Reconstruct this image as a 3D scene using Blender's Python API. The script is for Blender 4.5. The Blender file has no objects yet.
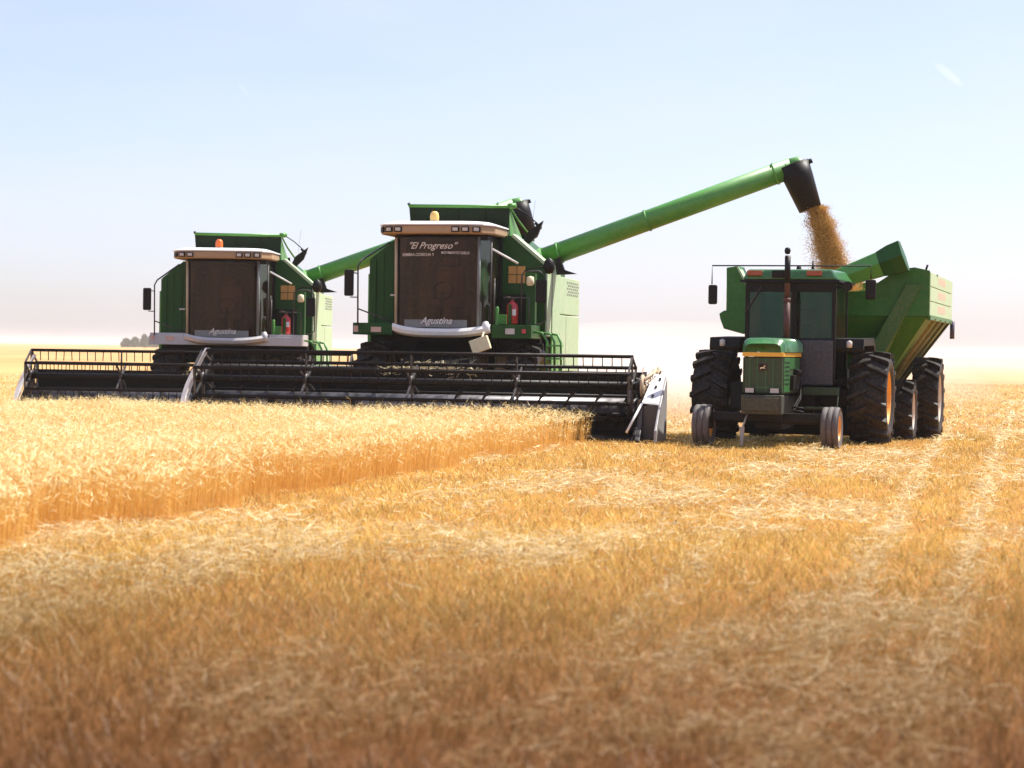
import bpy, math, random
import numpy as np
from mathutils import Vector, Matrix
R = math.radians
random.seed(7)
rng = np.random.default_rng(11)
sc = bpy.context.scene
C = sc.collection

# ------------------------------------------------------------------ camera, sky, sun, exposure
EYE = 1.55
cam = bpy.data.cameras.new('camera'); camo = bpy.data.objects.new('camera', cam); C.objects.link(camo)
cam.sensor_width = 36.0; cam.lens = 70.3
cam.clip_start = 0.1; cam.clip_end = 20000
camo.matrix_world = Matrix.Translation((0, 0, EYE)) @ Matrix.Rotation(R(90 - 0.988), 4, 'X') @ Matrix.Rotation(R(0.839), 4, 'Z')
cam.dof.use_dof = True; cam.dof.focus_distance = 36.0; cam.dof.aperture_fstop = 2.3
sc.camera = camo

SUN_EL = R(57); SUN_AZ = math.atan2(0.86, 0.50)          # azimuth from +Y towards +X
w = bpy.data.worlds.new('World'); sc.world = w; w.use_nodes = True
nt = w.node_tree; nt.nodes.clear()
sky = nt.nodes.new('ShaderNodeTexSky'); sky.sky_type = 'NISHITA'; sky.sun_disc = False
sky.sun_elevation = SUN_EL; sky.sun_rotation = SUN_AZ
sky.altitude = 200; sky.air_density = 1.0; sky.dust_density = 1.2; sky.ozone_density = 2.5
bg = nt.nodes.new('ShaderNodeBackground'); bg.inputs[1].default_value = 0.108
wo = nt.nodes.new('ShaderNodeOutputWorld')
veil = nt.nodes.new('ShaderNodeMix'); veil.data_type = 'RGBA'; veil.inputs[0].default_value = 0.30      # thin high veil whitening the blue
veil.inputs[7].default_value = (5.1, 4.95, 5.9, 1)
hue = nt.nodes.new('ShaderNodeMix'); hue.data_type = 'RGBA'; hue.blend_type = 'MULTIPLY'; hue.inputs[0].default_value = 1.0
hue.inputs[7].default_value = (0.97, 0.93, 1.06, 1)
tcw = nt.nodes.new('ShaderNodeTexCoord'); mpw = nt.nodes.new('ShaderNodeMapping'); mpw.inputs['Scale'].default_value = (3.0, 3.0, 11.0)
nzw = nt.nodes.new('ShaderNodeTexNoise'); nzw.inputs['Scale'].default_value = 1.6; nzw.inputs['Detail'].default_value = 7; nzw.inputs['Roughness'].default_value = 0.55
mrw = nt.nodes.new('ShaderNodeMapRange'); mrw.inputs['From Min'].default_value = 0.3; mrw.inputs['From Max'].default_value = 0.75; mrw.inputs['To Min'].default_value = 0.20; mrw.inputs['To Max'].default_value = 0.50
nt.links.new(tcw.outputs['Generated'], mpw.inputs['Vector']); nt.links.new(mpw.outputs[0], nzw.inputs['Vector'])
nt.links.new(nzw.outputs['Fac'], mrw.inputs['Value']); nt.links.new(mrw.outputs[0], veil.inputs[0])
nt.links.new(sky.outputs[0], hue.inputs[6]); nt.links.new(hue.outputs[2], veil.inputs[6]); nt.links.new(veil.outputs[2], bg.inputs[0]); nt.links.new(bg.outputs[0], wo.inputs[0])

sl = bpy.data.lights.new('sun', 'SUN'); sl.energy = 5.0; sl.angle = R(0.5); sl.color = (1.0, 0.955, 0.88)
so = bpy.data.objects.new('sun', sl); C.objects.link(so)
sd = Vector((math.sin(SUN_AZ) * math.cos(SUN_EL), math.cos(SUN_AZ) * math.cos(SUN_EL), math.sin(SUN_EL)))
so.rotation_euler = (-sd).to_track_quat('-Z', 'Y').to_euler()

sc.view_settings.view_transform = 'Standard'; sc.view_settings.look = 'None'
sc.view_settings.gamma = 1.0; sc.view_settings.use_curve_mapping = False
sc.view_settings.exposure = 0.80
try:
    sc.cycles.volume_bounces = 4
    sc.cycles.max_bounces = 10
    sc.cycles.transparent_max_bounces = 24
    sc.cycles.sample_clamp_indirect = 8
except Exception:
    pass

# ------------------------------------------------------------------ helpers
def smooth(t):
    t = np.clip(t, 0, 1); return t * t * (3 - 2 * t)
def gz(x, y):                                             # gentle dip of the land beyond the machines
    return -0.25 * smooth((np.asarray(y, float) - 34.0) / 12.0)

def tag(o, label=None, cat=None, group=None, kind=None):
    if label: o['label'] = label
    if cat: o['category'] = cat
    if group: o['group'] = group
    if kind: o['kind'] = kind
    return o
def thing(name, label, cat, loc, yaw=0.0, group=None):
    o = bpy.data.objects.new(name, None); C.objects.link(o); o.empty_display_size = 0.3
    o.location = loc; o.rotation_euler = (0, 0, yaw)
    return tag(o, label, cat, group)

class MB:
    def __init__(s): s.v = []; s.f = []; s.sm = []
    def add(s, vs, fs, smooth=False):
        b = len(s.v); s.v += [tuple(p) for p in vs]
        for f in fs: s.f.append([b + i for i in f]); s.sm.append(smooth)
    def hexa(s, p):                                       # 8 points: bottom loop, top loop
        s.add(p, [(3, 2, 1, 0), (4, 5, 6, 7), (0, 1, 5, 4), (1, 2, 6, 5), (2, 3, 7, 6), (3, 0, 4, 7)])
    def box(s, x0, x1, y0, y1, z0, z1, rot=None, piv=None):
        p = [(x0, y0, z0), (x1, y0, z0), (x1, y1, z0), (x0, y1, z0), (x0, y0, z1), (x1, y0, z1), (x1, y1, z1), (x0, y1, z1)]
        if rot is not None:
            c = Vector(piv) if piv else Vector(((x0 + x1) / 2, (y0 + y1) / 2, (z0 + z1) / 2))
            p = [tuple(rot @ (Vector(q) - c) + c) for q in p]
        s.hexa(p)
    def prism(s, poly, y0, y1):                           # polygon in x,z pushed from y0 to y1
        n = len(poly)
        a = sum(poly[i][0] * poly[(i + 1) % n][1] - poly[(i + 1) % n][0] * poly[i][1] for i in range(n))
        if a < 0: poly = poly[::-1]
        vs = [(x, y0, z) for x, z in poly] + [(x, y1, z) for x, z in poly]
        fs = [tuple(range(n)), tuple(range(2 * n - 1, n - 1, -1))] + [(i + n, (i + 1) % n + n, (i + 1) % n, i) for i in range(n)]
        s.add(vs, fs)
    def prismx(s, poly, x0, x1):                          # polygon in y,z pushed along x
        n = len(poly)
        a = sum(poly[i][0] * poly[(i + 1) % n][1] - poly[(i + 1) % n][0] * poly[i][1] for i in range(n))
        if a < 0: poly = poly[::-1]
        vs = [(x0, y, z) for y, z in poly] + [(x1, y, z) for y, z in poly]
        fs = [tuple(range(n - 1, -1, -1)), tuple(range(n, 2 * n))] + [(i, (i + 1) % n, (i + 1) % n + n, i + n) for i in range(n)]
        s.add(vs, fs)
    def prismz(s, poly, z0, z1):
        n = len(poly)
        a = sum(poly[i][0] * poly[(i + 1) % n][1] - poly[(i + 1) % n][0] * poly[i][1] for i in range(n))
        if a < 0: poly = poly[::-1]
        vs = [(x, y, z0) for x, y in poly] + [(x, y, z1) for x, y in poly]
        fs = [tuple(range(n - 1, -1, -1)), tuple(range(n, 2 * n))] + [(i, (i + 1) % n, (i + 1) % n + n, i + n) for i in range(n)]
        s.add(vs, fs)
    def tube(s, pts, r, n=8, cap=True, sx=1.0):           # r may be a list
        pts = [Vector(p) for p in pts]; m = len(pts)
        rs = r if isinstance(r, (list, tuple)) else [r] * m
        b = len(s.v); ref = None
        for i, p in enumerate(pts):
            t = (pts[min(i + 1, m - 1)] - pts[max(i - 1, 0)]).normalized()
            if ref is None:
                ref = Vector((0, 0, 1)) if abs(t.z) < 0.9 else Vector((0, 1, 0))
            u = (ref - t * ref.dot(t)).normalized(); ref = u; q = t.cross(u)
            for k in range(n):
                a = 2 * math.pi * (k + 0.5) / n
                s.v.append(tuple(p + (u * math.cos(a) * sx + q * math.sin(a)) * rs[i]))
        for i in range(m - 1):
            for k in range(n):
                k2 = (k + 1) % n
                s.f.append([b + i * n + k, b + i * n + k2, b + (i + 1) * n + k2, b + (i + 1) * n + k]); s.sm.append(n > 4)
        if cap:
            s.f.append([b + k for k in range(n - 1, -1, -1)]); s.sm.append(False)
            s.f.append([b + (m - 1) * n + k for k in range(n)]); s.sm.append(False)
    def lathex(s, prof, cx, cy, cz, n=40):                # profile (x, radius) round the x axis
        b = len(s.v); m = len(prof)
        for i in range(n):
            a = 2 * math.pi * i / n
            for x, r in prof: s.v.append((cx + x, cy + r * math.cos(a), cz + r * math.sin(a)))
        for i in range(n):
            j = (i + 1) % n
            for k in range(m - 1):
                s.f.append([b + i * m + k, b + j * m + k, b + j * m + k + 1, b + i * m + k + 1]); s.sm.append(True)
    def lathez(s, prof, cx, cy, n=20):                    # profile (radius, z)
        b = len(s.v); m = len(prof)
        for i in range(n):
            a = 2 * math.pi * i / n
            for r, z in prof: s.v.append((cx + r * math.cos(a), cy + r * math.sin(a), z))
        for i in range(n):
            j = (i + 1) % n
            for k in range(m - 1):
                s.f.append([b + i * m + k, b + j * m + k, b + j * m + k + 1, b + i * m + k + 1]); s.sm.append(True)
    def build(s, name, mat, parent=None, bevel=0.0, label=None):
        me = bpy.data.meshes.new(name); me.from_pydata(s.v, [], s.f)
        me.polygons.foreach_set('use_smooth', s.sm)
        mats = mat if isinstance(mat, (list, tuple)) else [mat]
        for m in mats: me.materials.append(m)
        me.update()
        o = bpy.data.objects.new(name, me); C.objects.link(o)
        if parent: o.parent = parent
        if bevel:
            b = o.modifiers.new('bevel', 'BEVEL'); b.width = bevel; b.segments = 2; b.limit_method = 'ANGLE'; b.angle_limit = R(40)
        if label: o['label'] = label
        return o

# ------------------------------------------------------------------ materials
def newmat(name):
    m = bpy.data.materials.new(name); m.use_nodes = True; n = m.node_tree
    n.nodes.clear(); return m, n
def paint(name, col, rough=0.4, metal=0.0, dust=0.15, dustcol=(0.46, 0.34, 0.19), var=0.25, scale=3.0, spec=0.5, coat=0.0):
    """painted / metal / rubber surface with mottled tone, scratches of gloss and a film of field dust"""
    m, n = newmat(name); N = n.nodes; L = n.links
    out = N.new('ShaderNodeOutputMaterial'); p = N.new('ShaderNodeBsdfPrincipled')
    tc = N.new('ShaderNodeTexCoord')
    n1 = N.new('ShaderNodeTexNoise'); n1.inputs['Scale'].default_value = scale; n1.inputs['Detail'].default_value = 6; n1.inputs['Roughness'].default_value = 0.65
    n2 = N.new('ShaderNodeTexNoise'); n2.inputs['Scale'].default_value = scale * 7; n2.inputs['Detail'].default_value = 5
    L.new(tc.outputs['Object'], n1.inputs['Vector']); L.new(tc.outputs['Object'], n2.inputs['Vector'])
    mx = N.new('ShaderNodeMix'); mx.data_type = 'RGBA'
    mx.inputs[6].default_value = tuple(c * (1 - var) for c in col) + (1,)
    mx.inputs[7].default_value = tuple(min(1, c * (1 + var)) for c in col) + (1,)
    L.new(n1.outputs['Fac'], mx.inputs[0])
    mr = N.new('ShaderNodeMapRange'); mr.inputs['From Min'].default_value = 0.42; mr.inputs['From Max'].default_value = 0.75
    mr.inputs['To Min'].default_value = dust * 0.25; mr.inputs['To Max'].default_value = min(1, dust * 2.2)
    L.new(n2.outputs['Fac'], mr.inputs['Value'])
    m2 = N.new('ShaderNodeMix'); m2.data_type = 'RGBA'; m2.inputs[7].default_value = dustcol + (1,)
    L.new(mr.outputs[0], m2.inputs[0]); L.new(mx.outputs[2], m2.inputs[6]); L.new(m2.outputs[2], p.inputs['Base Color'])
    r = N.new('ShaderNodeMapRange'); r.inputs['To Min'].default_value = max(0.03, rough - 0.1); r.inputs['To Max'].default_value = min(1, rough + 0.2)
    L.new(n2.outputs['Fac'], r.inputs['Value']); L.new(r.outputs[0], p.inputs['Roughness'])
    p.inputs['Metallic'].default_value = metal; p.inputs['Specular IOR Level'].default_value = spec
    p.inputs['Coat Weight'].default_value = coat
    L.new(p.outputs[0], out.inputs[0]); return m
def glass(name, tint, refl=(1, 1, 1), rough=0.03, extra=0.04):
    m, n = newmat(name); N = n.nodes; L = n.links
    out = N.new('ShaderNodeOutputMaterial'); t = N.new('ShaderNodeBsdfTransparent'); t.inputs[0].default_value = tint + (1,)
    g = N.new('ShaderNodeBsdfGlossy'); g.inputs[0].default_value = refl + (1,); g.inputs['Roughness'].default_value = rough
    fr = N.new('ShaderNodeFresnel'); fr.inputs[0].default_value = 1.5
    ad = N.new('ShaderNodeMath'); ad.operation = 'ADD'; ad.inputs[1].default_value = extra; L.new(fr.outputs[0], ad.inputs[0])
    mx = N.new('ShaderNodeMixShader'); L.new(ad.outputs[0], mx.inputs[0]); L.new(t.outputs[0], mx.inputs[1]); L.new(g.outputs[0], mx.inputs[2])
    # dusty film; its upright streaks also paint in reflections
    d = N.new('ShaderNodeBsdfDiffuse'); d.inputs[0].default_value = (0.26, 0.155, 0.085, 1)
    no = N.new('ShaderNodeTexNoise'); no.inputs['Scale'].default_value = 2.5; no.inputs['Detail'].default_value = 5
    tc = N.new('ShaderNodeTexCoord'); mp = N.new('ShaderNodeMapping'); mp.inputs['Scale'].default_value = (2.2, 2.2, 0.45); L.new(tc.outputs['Object'], mp.inputs['Vector']); L.new(mp.outputs[0], no.inputs['Vector'])
    mr = N.new('ShaderNodeMapRange'); mr.inputs['From Min'].default_value = 0.42; mr.inputs['From Max'].default_value = 0.75
    mr.inputs['To Min'].default_value = 0.0; mr.inputs['To Max'].default_value = 0.15; L.new(no.outputs['Fac'], mr.inputs['Value'])
    m3 = N.new('ShaderNodeMixShader'); L.new(mr.outputs[0], m3.inputs[0]); L.new(mx.outputs[0], m3.inputs[1]); L.new(d.outputs[0], m3.inputs[2])
    L.new(m3.outputs[0], out.inputs[0]); return m
def straw(name, c0, c1, trans=0.3):
    m, n = newmat(name); N = n.nodes; L = n.links
    out = N.new('ShaderNodeOutputMaterial')
    at = N.new('ShaderNodeAttribute'); at.attribute_name = 'tint'
    mx = N.new('ShaderNodeMix'); mx.data_type = 'RGBA'; mx.inputs[6].default_value = c0 + (1,); mx.inputs[7].default_value = c1 + (1,)
    L.new(at.outputs['Fac'], mx.inputs[0])
    d = N.new('ShaderNodeBsdfPrincipled'); d.inputs['Roughness'].default_value = 0.5; d.inputs['Specular IOR Level'].default_value = 0.35
    t = N.new('ShaderNodeBsdfTranslucent'); L.new(mx.outputs[2], d.inputs['Base Color']); L.new(mx.outputs[2], t.inputs[0])
    ms = N.new('ShaderNodeMixShader'); ms.inputs[0].default_value = trans
    L.new(d.outputs[0], ms.inputs[1]); L.new(t.outputs[0], ms.inputs[2]); L.new(ms.outputs[0], out.inputs[0]); return m
def volume(name, col, dens, aniso=0.3):
    m, n = newmat(name); N = n.nodes; L = n.links
    out = N.new('ShaderNodeOutputMaterial'); v = N.new('ShaderNodeVolumePrincipled')
    v.inputs['Color'].default_value = col + (1,); v.inputs['Density'].default_value = dens; v.inputs['Anisotropy'].default_value = aniso
    L.new(v.outputs[0], out.inputs['Volume']); return m

M = {}
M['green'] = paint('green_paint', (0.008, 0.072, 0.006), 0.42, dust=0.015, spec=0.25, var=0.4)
M['green_shade'] = paint('shaded_dark_green_paint', (0.004, 0.016, 0.005), 0.6, dust=0.01, spec=0.15)  # shade on the tank extension painted in as a darker green
M['green_mid'] = paint('green_auger_paint', (0.060, 0.27, 0.030), 0.42, dust=0.07, coat=0.12, var=0.3)
M['green_pale'] = paint('pale_dusty_green', (0.35, 0.50, 0.27), 0.55, dust=0.22, dustcol=(0.66, 0.60, 0.50), var=0.08, scale=1.2)  # pale green base with a film of paler dust
M['green_cart'] = paint('cart_green_paint', (0.016, 0.135, 0.006), 0.42, dust=0.04, spec=0.3, var=0.35, scale=1.6, coat=0.1)
M['black'] = paint('black_metal', (0.0045, 0.004, 0.004), 0.45, dust=0.012, spec=0.2)
M['reel'] = paint('rusty_brown_steel', (0.0060, 0.0030, 0.0026), 0.5, dust=0.012, spec=0.18)
M['rubber'] = paint('tyre_rubber', (0.009, 0.008, 0.008), 0.5, dust=0.09, spec=0.22, dustcol=(0.30, 0.22, 0.14))
M['rubber_grey'] = paint('dusty_tyre_rubber', (0.085, 0.074, 0.072), 0.7, dust=0.15, dustcol=(0.30, 0.23, 0.17))
M['white'] = paint('white_paint', (0.80, 0.79, 0.75), 0.4, dust=0.08, var=0.04)
M['silver'] = paint('dull_silver_paint', (0.52, 0.50, 0.50), 0.38, metal=0.25, dust=0.12, var=0.12)
M['worn'] = paint('worn_bare_steel', (0.22, 0.21, 0.215), 0.35, metal=0.5, dust=0.6, dustcol=(0.02, 0.015, 0.012), var=0.9, scale=0.9)
M['tan'] = paint('tan_reflection_paint', (0.40, 0.25, 0.13), 0.5, dust=0.15, var=0.12)  # reflected tan tone of the roof underside put into its colour
M['galv'] = paint('galvanised_steel', (0.62, 0.62, 0.64), 0.3, metal=0.7, dust=0.10, var=0.12)
M['dull'] = paint('dull_galvanised_sheet', (0.30, 0.30, 0.31), 0.5, metal=0.3, dust=0.15)
M['grey'] = paint('grey_steel', (0.06, 0.055, 0.055), 0.45, metal=0.3, dust=0.04)
M['red'] = paint('red_paint', (0.55, 0.015, 0.02), 0.25, dust=0.04, coat=0.4)
M['stack'] = paint('rusty_red_exhaust', (0.06, 0.012, 0.010), 0.55, dust=0.06, var=0.4, scale=6)
M['yellow'] = paint('yellow_paint', (0.72, 0.42, 0.04), 0.4, dust=0.08)
M['rim_orange'] = paint('orange_yellow_rim', (0.85, 0.36, 0.03), 0.42, dust=0.10)
M['rim_pale'] = paint('pale_rim', (0.62, 0.52, 0.42), 0.45, dust=0.2)
M['decal'] = paint('orange_decal', (0.60, 0.28, 0.05), 0.4, dust=0.1, var=0.35, scale=12)
M['lamp_red'] = paint('dull_orange_lens', (0.30, 0.045, 0.012), 0.3, dust=0.1)
M['amber'] = paint('amber_lens', (0.85, 0.16, 0.02), 0.2, dust=0.03)
M['beacon_y'] = paint('yellow_beacon_lens', (0.90, 0.55, 0.16), 0.2, dust=0.04)
M['lens'] = paint('lamp_lens', (0.55, 0.50, 0.45), 0.12, dust=0.08)
M['cream'] = paint('cream_plastic', (0.78, 0.68, 0.42), 0.5, dust=0.1)
M['beige'] = paint('chaff_covered_beige_steel', (0.50, 0.38, 0.25), 0.6, dust=0.4, scale=8, var=0.4)
M['cloth'] = paint('worn_brown_upholstery', (0.16, 0.07, 0.045), 0.85, dust=0.1, var=0.4)
M['liner'] = paint('brown_cab_liner', (0.036, 0.020, 0.014), 0.8, dust=0.12, var=0.6, scale=2.2)
M['plasticblue'] = paint('dark_blue_plastic', (0.03, 0.03, 0.10), 0.4)
M['letters'] = paint('white_lettering', (0.75, 0.68, 0.62), 0.5, dust=0.2)
M['faded_red'] = paint('faded_red_lettering', (0.66, 0.36, 0.28), 0.6, dust=0.25, dustcol=(0.6, 0.6, 0.45))
M['sash'] = paint('grey_sash', (0.16, 0.17, 0.17), 0.4, dust=0.1)
M['glass_brown'] = glass('brown_windscreen', (0.70, 0.60, 0.52), (0.46, 0.34, 0.27), 0.05, 0.0)
M['glass_dark'] = glass('dark_side_glass', (0.40, 0.45, 0.42), (0.9, 0.95, 0.9), 0.05, 0.04)
M['glass_teal'] = glass('teal_cab_glass', (0.26, 0.50, 0.42), (0.45, 0.72, 0.62), 0.03, 0.01)
M['grain'] = paint('wheat_grain', (0.50, 0.25, 0.07), 0.7, dust=0.1, var=0.4, scale=9)
M['wheat_stem'] = straw('wheat_stems', (0.66, 0.31, 0.045), (0.88, 0.66, 0.22), 0.35)
M['wheat_head'] = straw('wheat_ears', (0.82, 0.64, 0.24), (0.97, 0.91, 0.60), 0.30)
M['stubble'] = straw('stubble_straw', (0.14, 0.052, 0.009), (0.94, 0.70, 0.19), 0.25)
M['loose'] = straw('loose_straw', (0.34, 0.19, 0.055), (0.97, 0.88, 0.52), 0.25)

# ground: soil, chopped straw and, farther off, other fields
def ground_mat():
    m, n = newmat('field_soil_and_straw'); N = n.nodes; L = n.links
    out = N.new('ShaderNodeOutputMaterial'); p = N.new('ShaderNodeBsdfPrincipled'); p.inputs['Roughness'].default_value = 0.9
    p.inputs['Specular IOR Level'].default_value = 0.15
    tc = N.new('ShaderNodeTexCoord'); mp = N.new('ShaderNodeMapping'); mp.inputs['Rotation'].default_value = (0, 0, R(16))
    mp.inputs['Scale'].default_value = (1.0, 0.35, 1.0); L.new(tc.outputs['Object'], mp.inputs['Vector'])
    def noise(s, d=6, vec=None):
        q = N.new('ShaderNodeTexNoise'); q.inputs['Scale'].default_value = s; q.inputs['Detail'].default_value = d; q.inputs['Roughness'].default_value = 0.7
        L.new((vec or tc).outputs[0 if vec else 3], q.inputs['Vector']); return q
    fine = noise(26, 8); mid = noise(1.6, 6, mp); far = noise(0.05, 9, mp)
    r1 = N.new('ShaderNodeValToRGB'); e = r1.color_ramp.elements
    e[0].position = 0.36; e[0].color = (0.22, 0.078, 0.014, 1); e[1].position = 0.72; e[1].color = (0.62, 0.32, 0.065, 1)
    L.new(fine.outputs['Fac'], r1.inputs[0])
    r2 = N.new('ShaderNodeValToRGB'); e = r2.color_ramp.elements
    e[0].position = 0.38; e[0].color = (0.30, 0.11, 0.02, 1); e[1].position = 0.66; e[1].color = (0.56, 0.29, 0.06, 1)
    L.new(mid.outputs['Fac'], r2.inputs[0])
    a = N.new('ShaderNodeMix'); a.data_type = 'RGBA'; a.inputs[0].default_value = 0.45; L.new(r1.outputs[0], a.inputs[6]); L.new(r2.outputs[0], a.inputs[7])
    r3 = N.new('ShaderNodeValToRGB'); e = r3.color_ramp.elements
    e[0].position = 0.35; e[0].color = (0.40, 0.21, 0.075, 1); e[1].position = 0.62; e[1].color = (0.55, 0.34, 0.13, 1)
    L.new(far.outputs['Fac'], r3.inputs[0])
    sp = N.new('ShaderNodeSeparateXYZ'); L.new(tc.outputs[3], sp.inputs[0])
    mr = N.new('ShaderNodeMapRange'); mr.inputs['From Min'].default_value = 40; mr.inputs['From Max'].default_value = 90; L.new(sp.outputs[1], mr.inputs['Value'])
    b = N.new('ShaderNodeMix'); b.data_type = 'RGBA'; L.new(mr.outputs[0], b.inputs[0]); L.new(a.outputs[2], b.inputs[6]); L.new(r3.outputs[0], b.inputs[7])
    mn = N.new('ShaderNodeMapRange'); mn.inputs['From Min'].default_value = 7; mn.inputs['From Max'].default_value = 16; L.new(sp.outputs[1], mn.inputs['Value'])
    g = N.new('ShaderNodeMix'); g.data_type = 'RGBA'; g.inputs[6].default_value = (0.13, 0.050, 0.014, 1); L.new(mn.outputs[0], g.inputs[0]); L.new(b.outputs[2], g.inputs[7])  # near soil colour darkened, a painted foreground shade
    L.new(g.outputs[2], p.inputs['Base Color'])
    bp = N.new('ShaderNodeBump'); bp.inputs['Strength'].default_value = 0.6; bp.inputs['Distance'].default_value = 0.04
    L.new(fine.outputs['Fac'], bp.inputs['Height']); L.new(bp.outputs[0], p.inputs['Normal'])
    L.new(p.outputs[0], out.inputs[0]); return m

def make_ground():
    xs = np.concatenate([-np.geomspace(3900, 12, 22), np.linspace(-10, 16, 40), np.geomspace(18, 3900, 22)])
    ys = np.concatenate([[-300, -60, -20, -5], np.linspace(0, 60, 90), np.geomspace(64, 3900, 40)])
    X, Y = np.meshgrid(xs, ys)
    Z = gz(X, Y) + 0.008 * np.sin(X * 2.1 + Y * 0.7) * np.cos(Y * 1.3 - X * 0.4) * (Y < 60)
    v = np.stack([X, Y, Z], -1).reshape(-1, 3); nx = len(xs)
    f = [(j * nx + i, j * nx + i + 1, (j + 1) * nx + i + 1, (j + 1) * nx + i) for j in range(len(ys) - 1) for i in range(nx - 1)]
    b = MB(); b.v = [tuple(p) for p in v]; b.f = [list(q) for q in f]; b.sm = [True] * len(f)
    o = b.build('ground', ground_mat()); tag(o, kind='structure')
make_ground()

# haze: one closed box of thin dusty air
b = MB(); b.box(-4100, 4100, -420, 4100, -1.4, 11.0)
hz = b.build('haze', volume('haze_air', (1.0, 0.99, 0.97), 0.00022, 0.0)); tag(hz, kind='stuff')

# field dust raised behind the machines: soft low clouds
def ellipsoid(name, c, r, mat, label, cat, n=24):
    b = MB(); vs = []; m = 14
    for i in range(m + 1):
        t = math.pi * i / m
        for k in range(n):
            a = 2 * math.pi * k / n
            vs.append((c[0] + r[0] * math.sin(t) * math.cos(a), c[1] + r[1] * math.sin(t) * math.sin(a), c[2] + r[2] * math.cos(t)))
    fs = [((i + 1) * n + k, (i + 1) * n + (k + 1) % n, i * n + (k + 1) % n, i * n + k) for i in range(m) for k in range(n)]
    b.add(vs, fs, True); o = b.build(name, mat)
    return tag(o, label, cat, kind='stuff')
dustm = volume('field_dust', (0.985, 0.955, 0.92), 0.020, 0.0)
ellipsoid('dust_cloud', (6.0, 90, -0.4), (8, 46, 2.6), dustm, 'low pale dust drifting behind the header end, between the combine and the tractor', 'dust')
ellipsoid('dust_cloud', (8.0, 110, -0.4), (15, 50, 3.6), volume('thin_field_dust', (0.985, 0.955, 0.92), 0.007, 0.0), 'thinner outer veil of dust around the low dust behind the header end', 'dust')
ellipsoid('dust_cloud', (72, 250, -1.0), (78, 185, 3.8), volume('far_field_dust', (0.965, 0.925, 0.88), 0.0042, 0.0), 'far low dust over the field right of the grain cart', 'dust')

# ------------------------------------------------------------------ wheels
def tyre(b, cx, cy, r, w, lugs=22, rim=0.56, lug_h=0.075):
    lugs = int(lugs * 0.8)
    cz = r
    ri = r * rim
    c = r - lug_h if lugs else r
    h = w / 2
    prof = [(-h * 0.80, ri), (-h * 0.98, ri + (c - ri) * 0.35), (-h, ri + (c - ri) * 0.65), (-h * 0.93, c * 0.965), (-h * 0.55, c * 0.995), (0, c),
            (h * 0.55, c * 0.995), (h * 0.93, c * 0.965), (h, ri + (c - ri) * 0.65), (h * 0.98, ri + (c - ri) * 0.35), (h * 0.80, ri)]
    b.lathex(prof, cx, cy, cz, 48)
    s_ = -1 if cx > 0 else 1
    b.lathex([(s_ * h * 0.82, ri * 1.02), (s_ * h * 0.5, ri * 0.5), (s_ * h * 0.45, 0.001)], cx, cy, cz, 24)
    if lugs:
        for sgn in (-1, 1):
            for i in range(lugs):
                a0 = 2 * math.pi * (i + (0.5 if sgn > 0 else 0)) / lugs
                st = []
                for t in (0.0, 0.35, 0.7, 1.0):
                    x = sgn * h * (-0.06 + 1.06 * t); a = a0 - 0.20 * (1 - t) ** 1.0
                    rb = c * (0.985 - 0.03 * t ** 3); rt = r * (1 - 0.02 * t ** 3)
                    da = (0.040 + 0.020 * t) * (0.85 / r)
                    st.append([(cx + x, cy + q * math.cos(a + s * d), cz + q * math.sin(a + s * d)) for q, s, d in ((rb, -1, da * 1.3), (rb, 1, da * 1.3), (rt, 1, da * 0.8), (rt, -1, da * 0.8))])
                vs = [p for q in st for p in q]; fs = []
                for k in range(3):
                    for e in range(4):
                        e2 = (e + 1) % 4; fs.append((k * 4 + e, k * 4 + e2, k * 4 + 4 + e2, k * 4 + 4 + e))
                fs += [(0, 3, 2, 1), (12, 13, 14, 15)]
                b.add(vs, fs)
                x1 = cx + sgn * h * 1.0; x2 = cx + sgn * h * 1.02      # shoulder of the lug
                a = a0; da = 0.05 * (0.85 / r)
                b.hexa([(x1 - sgn * 0.02, cy + q * math.cos(a + s), cz + q * math.sin(a + s)) for q, s in ((r * 0.86, -da * .7), (r * 0.86, da * .7), (r * 0.975, da), (r * 0.975, -da))] +
                       [(x2, cy + q * math.cos(a + s), cz + q * math.sin(a + s)) for q, s in ((r * 0.86, -da * .5), (r * 0.86, da * .5), (r * 0.965, da * .8), (r * 0.965, -da * .8))])
def ribbed_tyre(b, cx, cy, r, w):
    h = w / 2; ri = r * 0.55; pr = [(-h * 0.8, ri), (-h, ri + (r - ri) * 0.5), (-h * 0.97, r * 0.93)]
    for k in range(3):
        x0 = -h * 0.92 + k * h * 0.64
        pr += [(x0, r * 0.955), (x0 + h * 0.06, r * (0.985 if k != 1 else 1.0)), (x0 + h * 0.46, r * (0.985 if k != 1 else 1.0)), (x0 + h * 0.52, r * 0.955), (x0 + h * 0.54, r * 0.925), (x0 + h * 0.62, r * 0.925)]
    pr += [(h * 0.97, r * 0.93), (h, ri + (r - ri) * 0.5), (h * 0.8, ri)]
    b.lathex(pr, cx, cy, r, 40)
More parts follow.
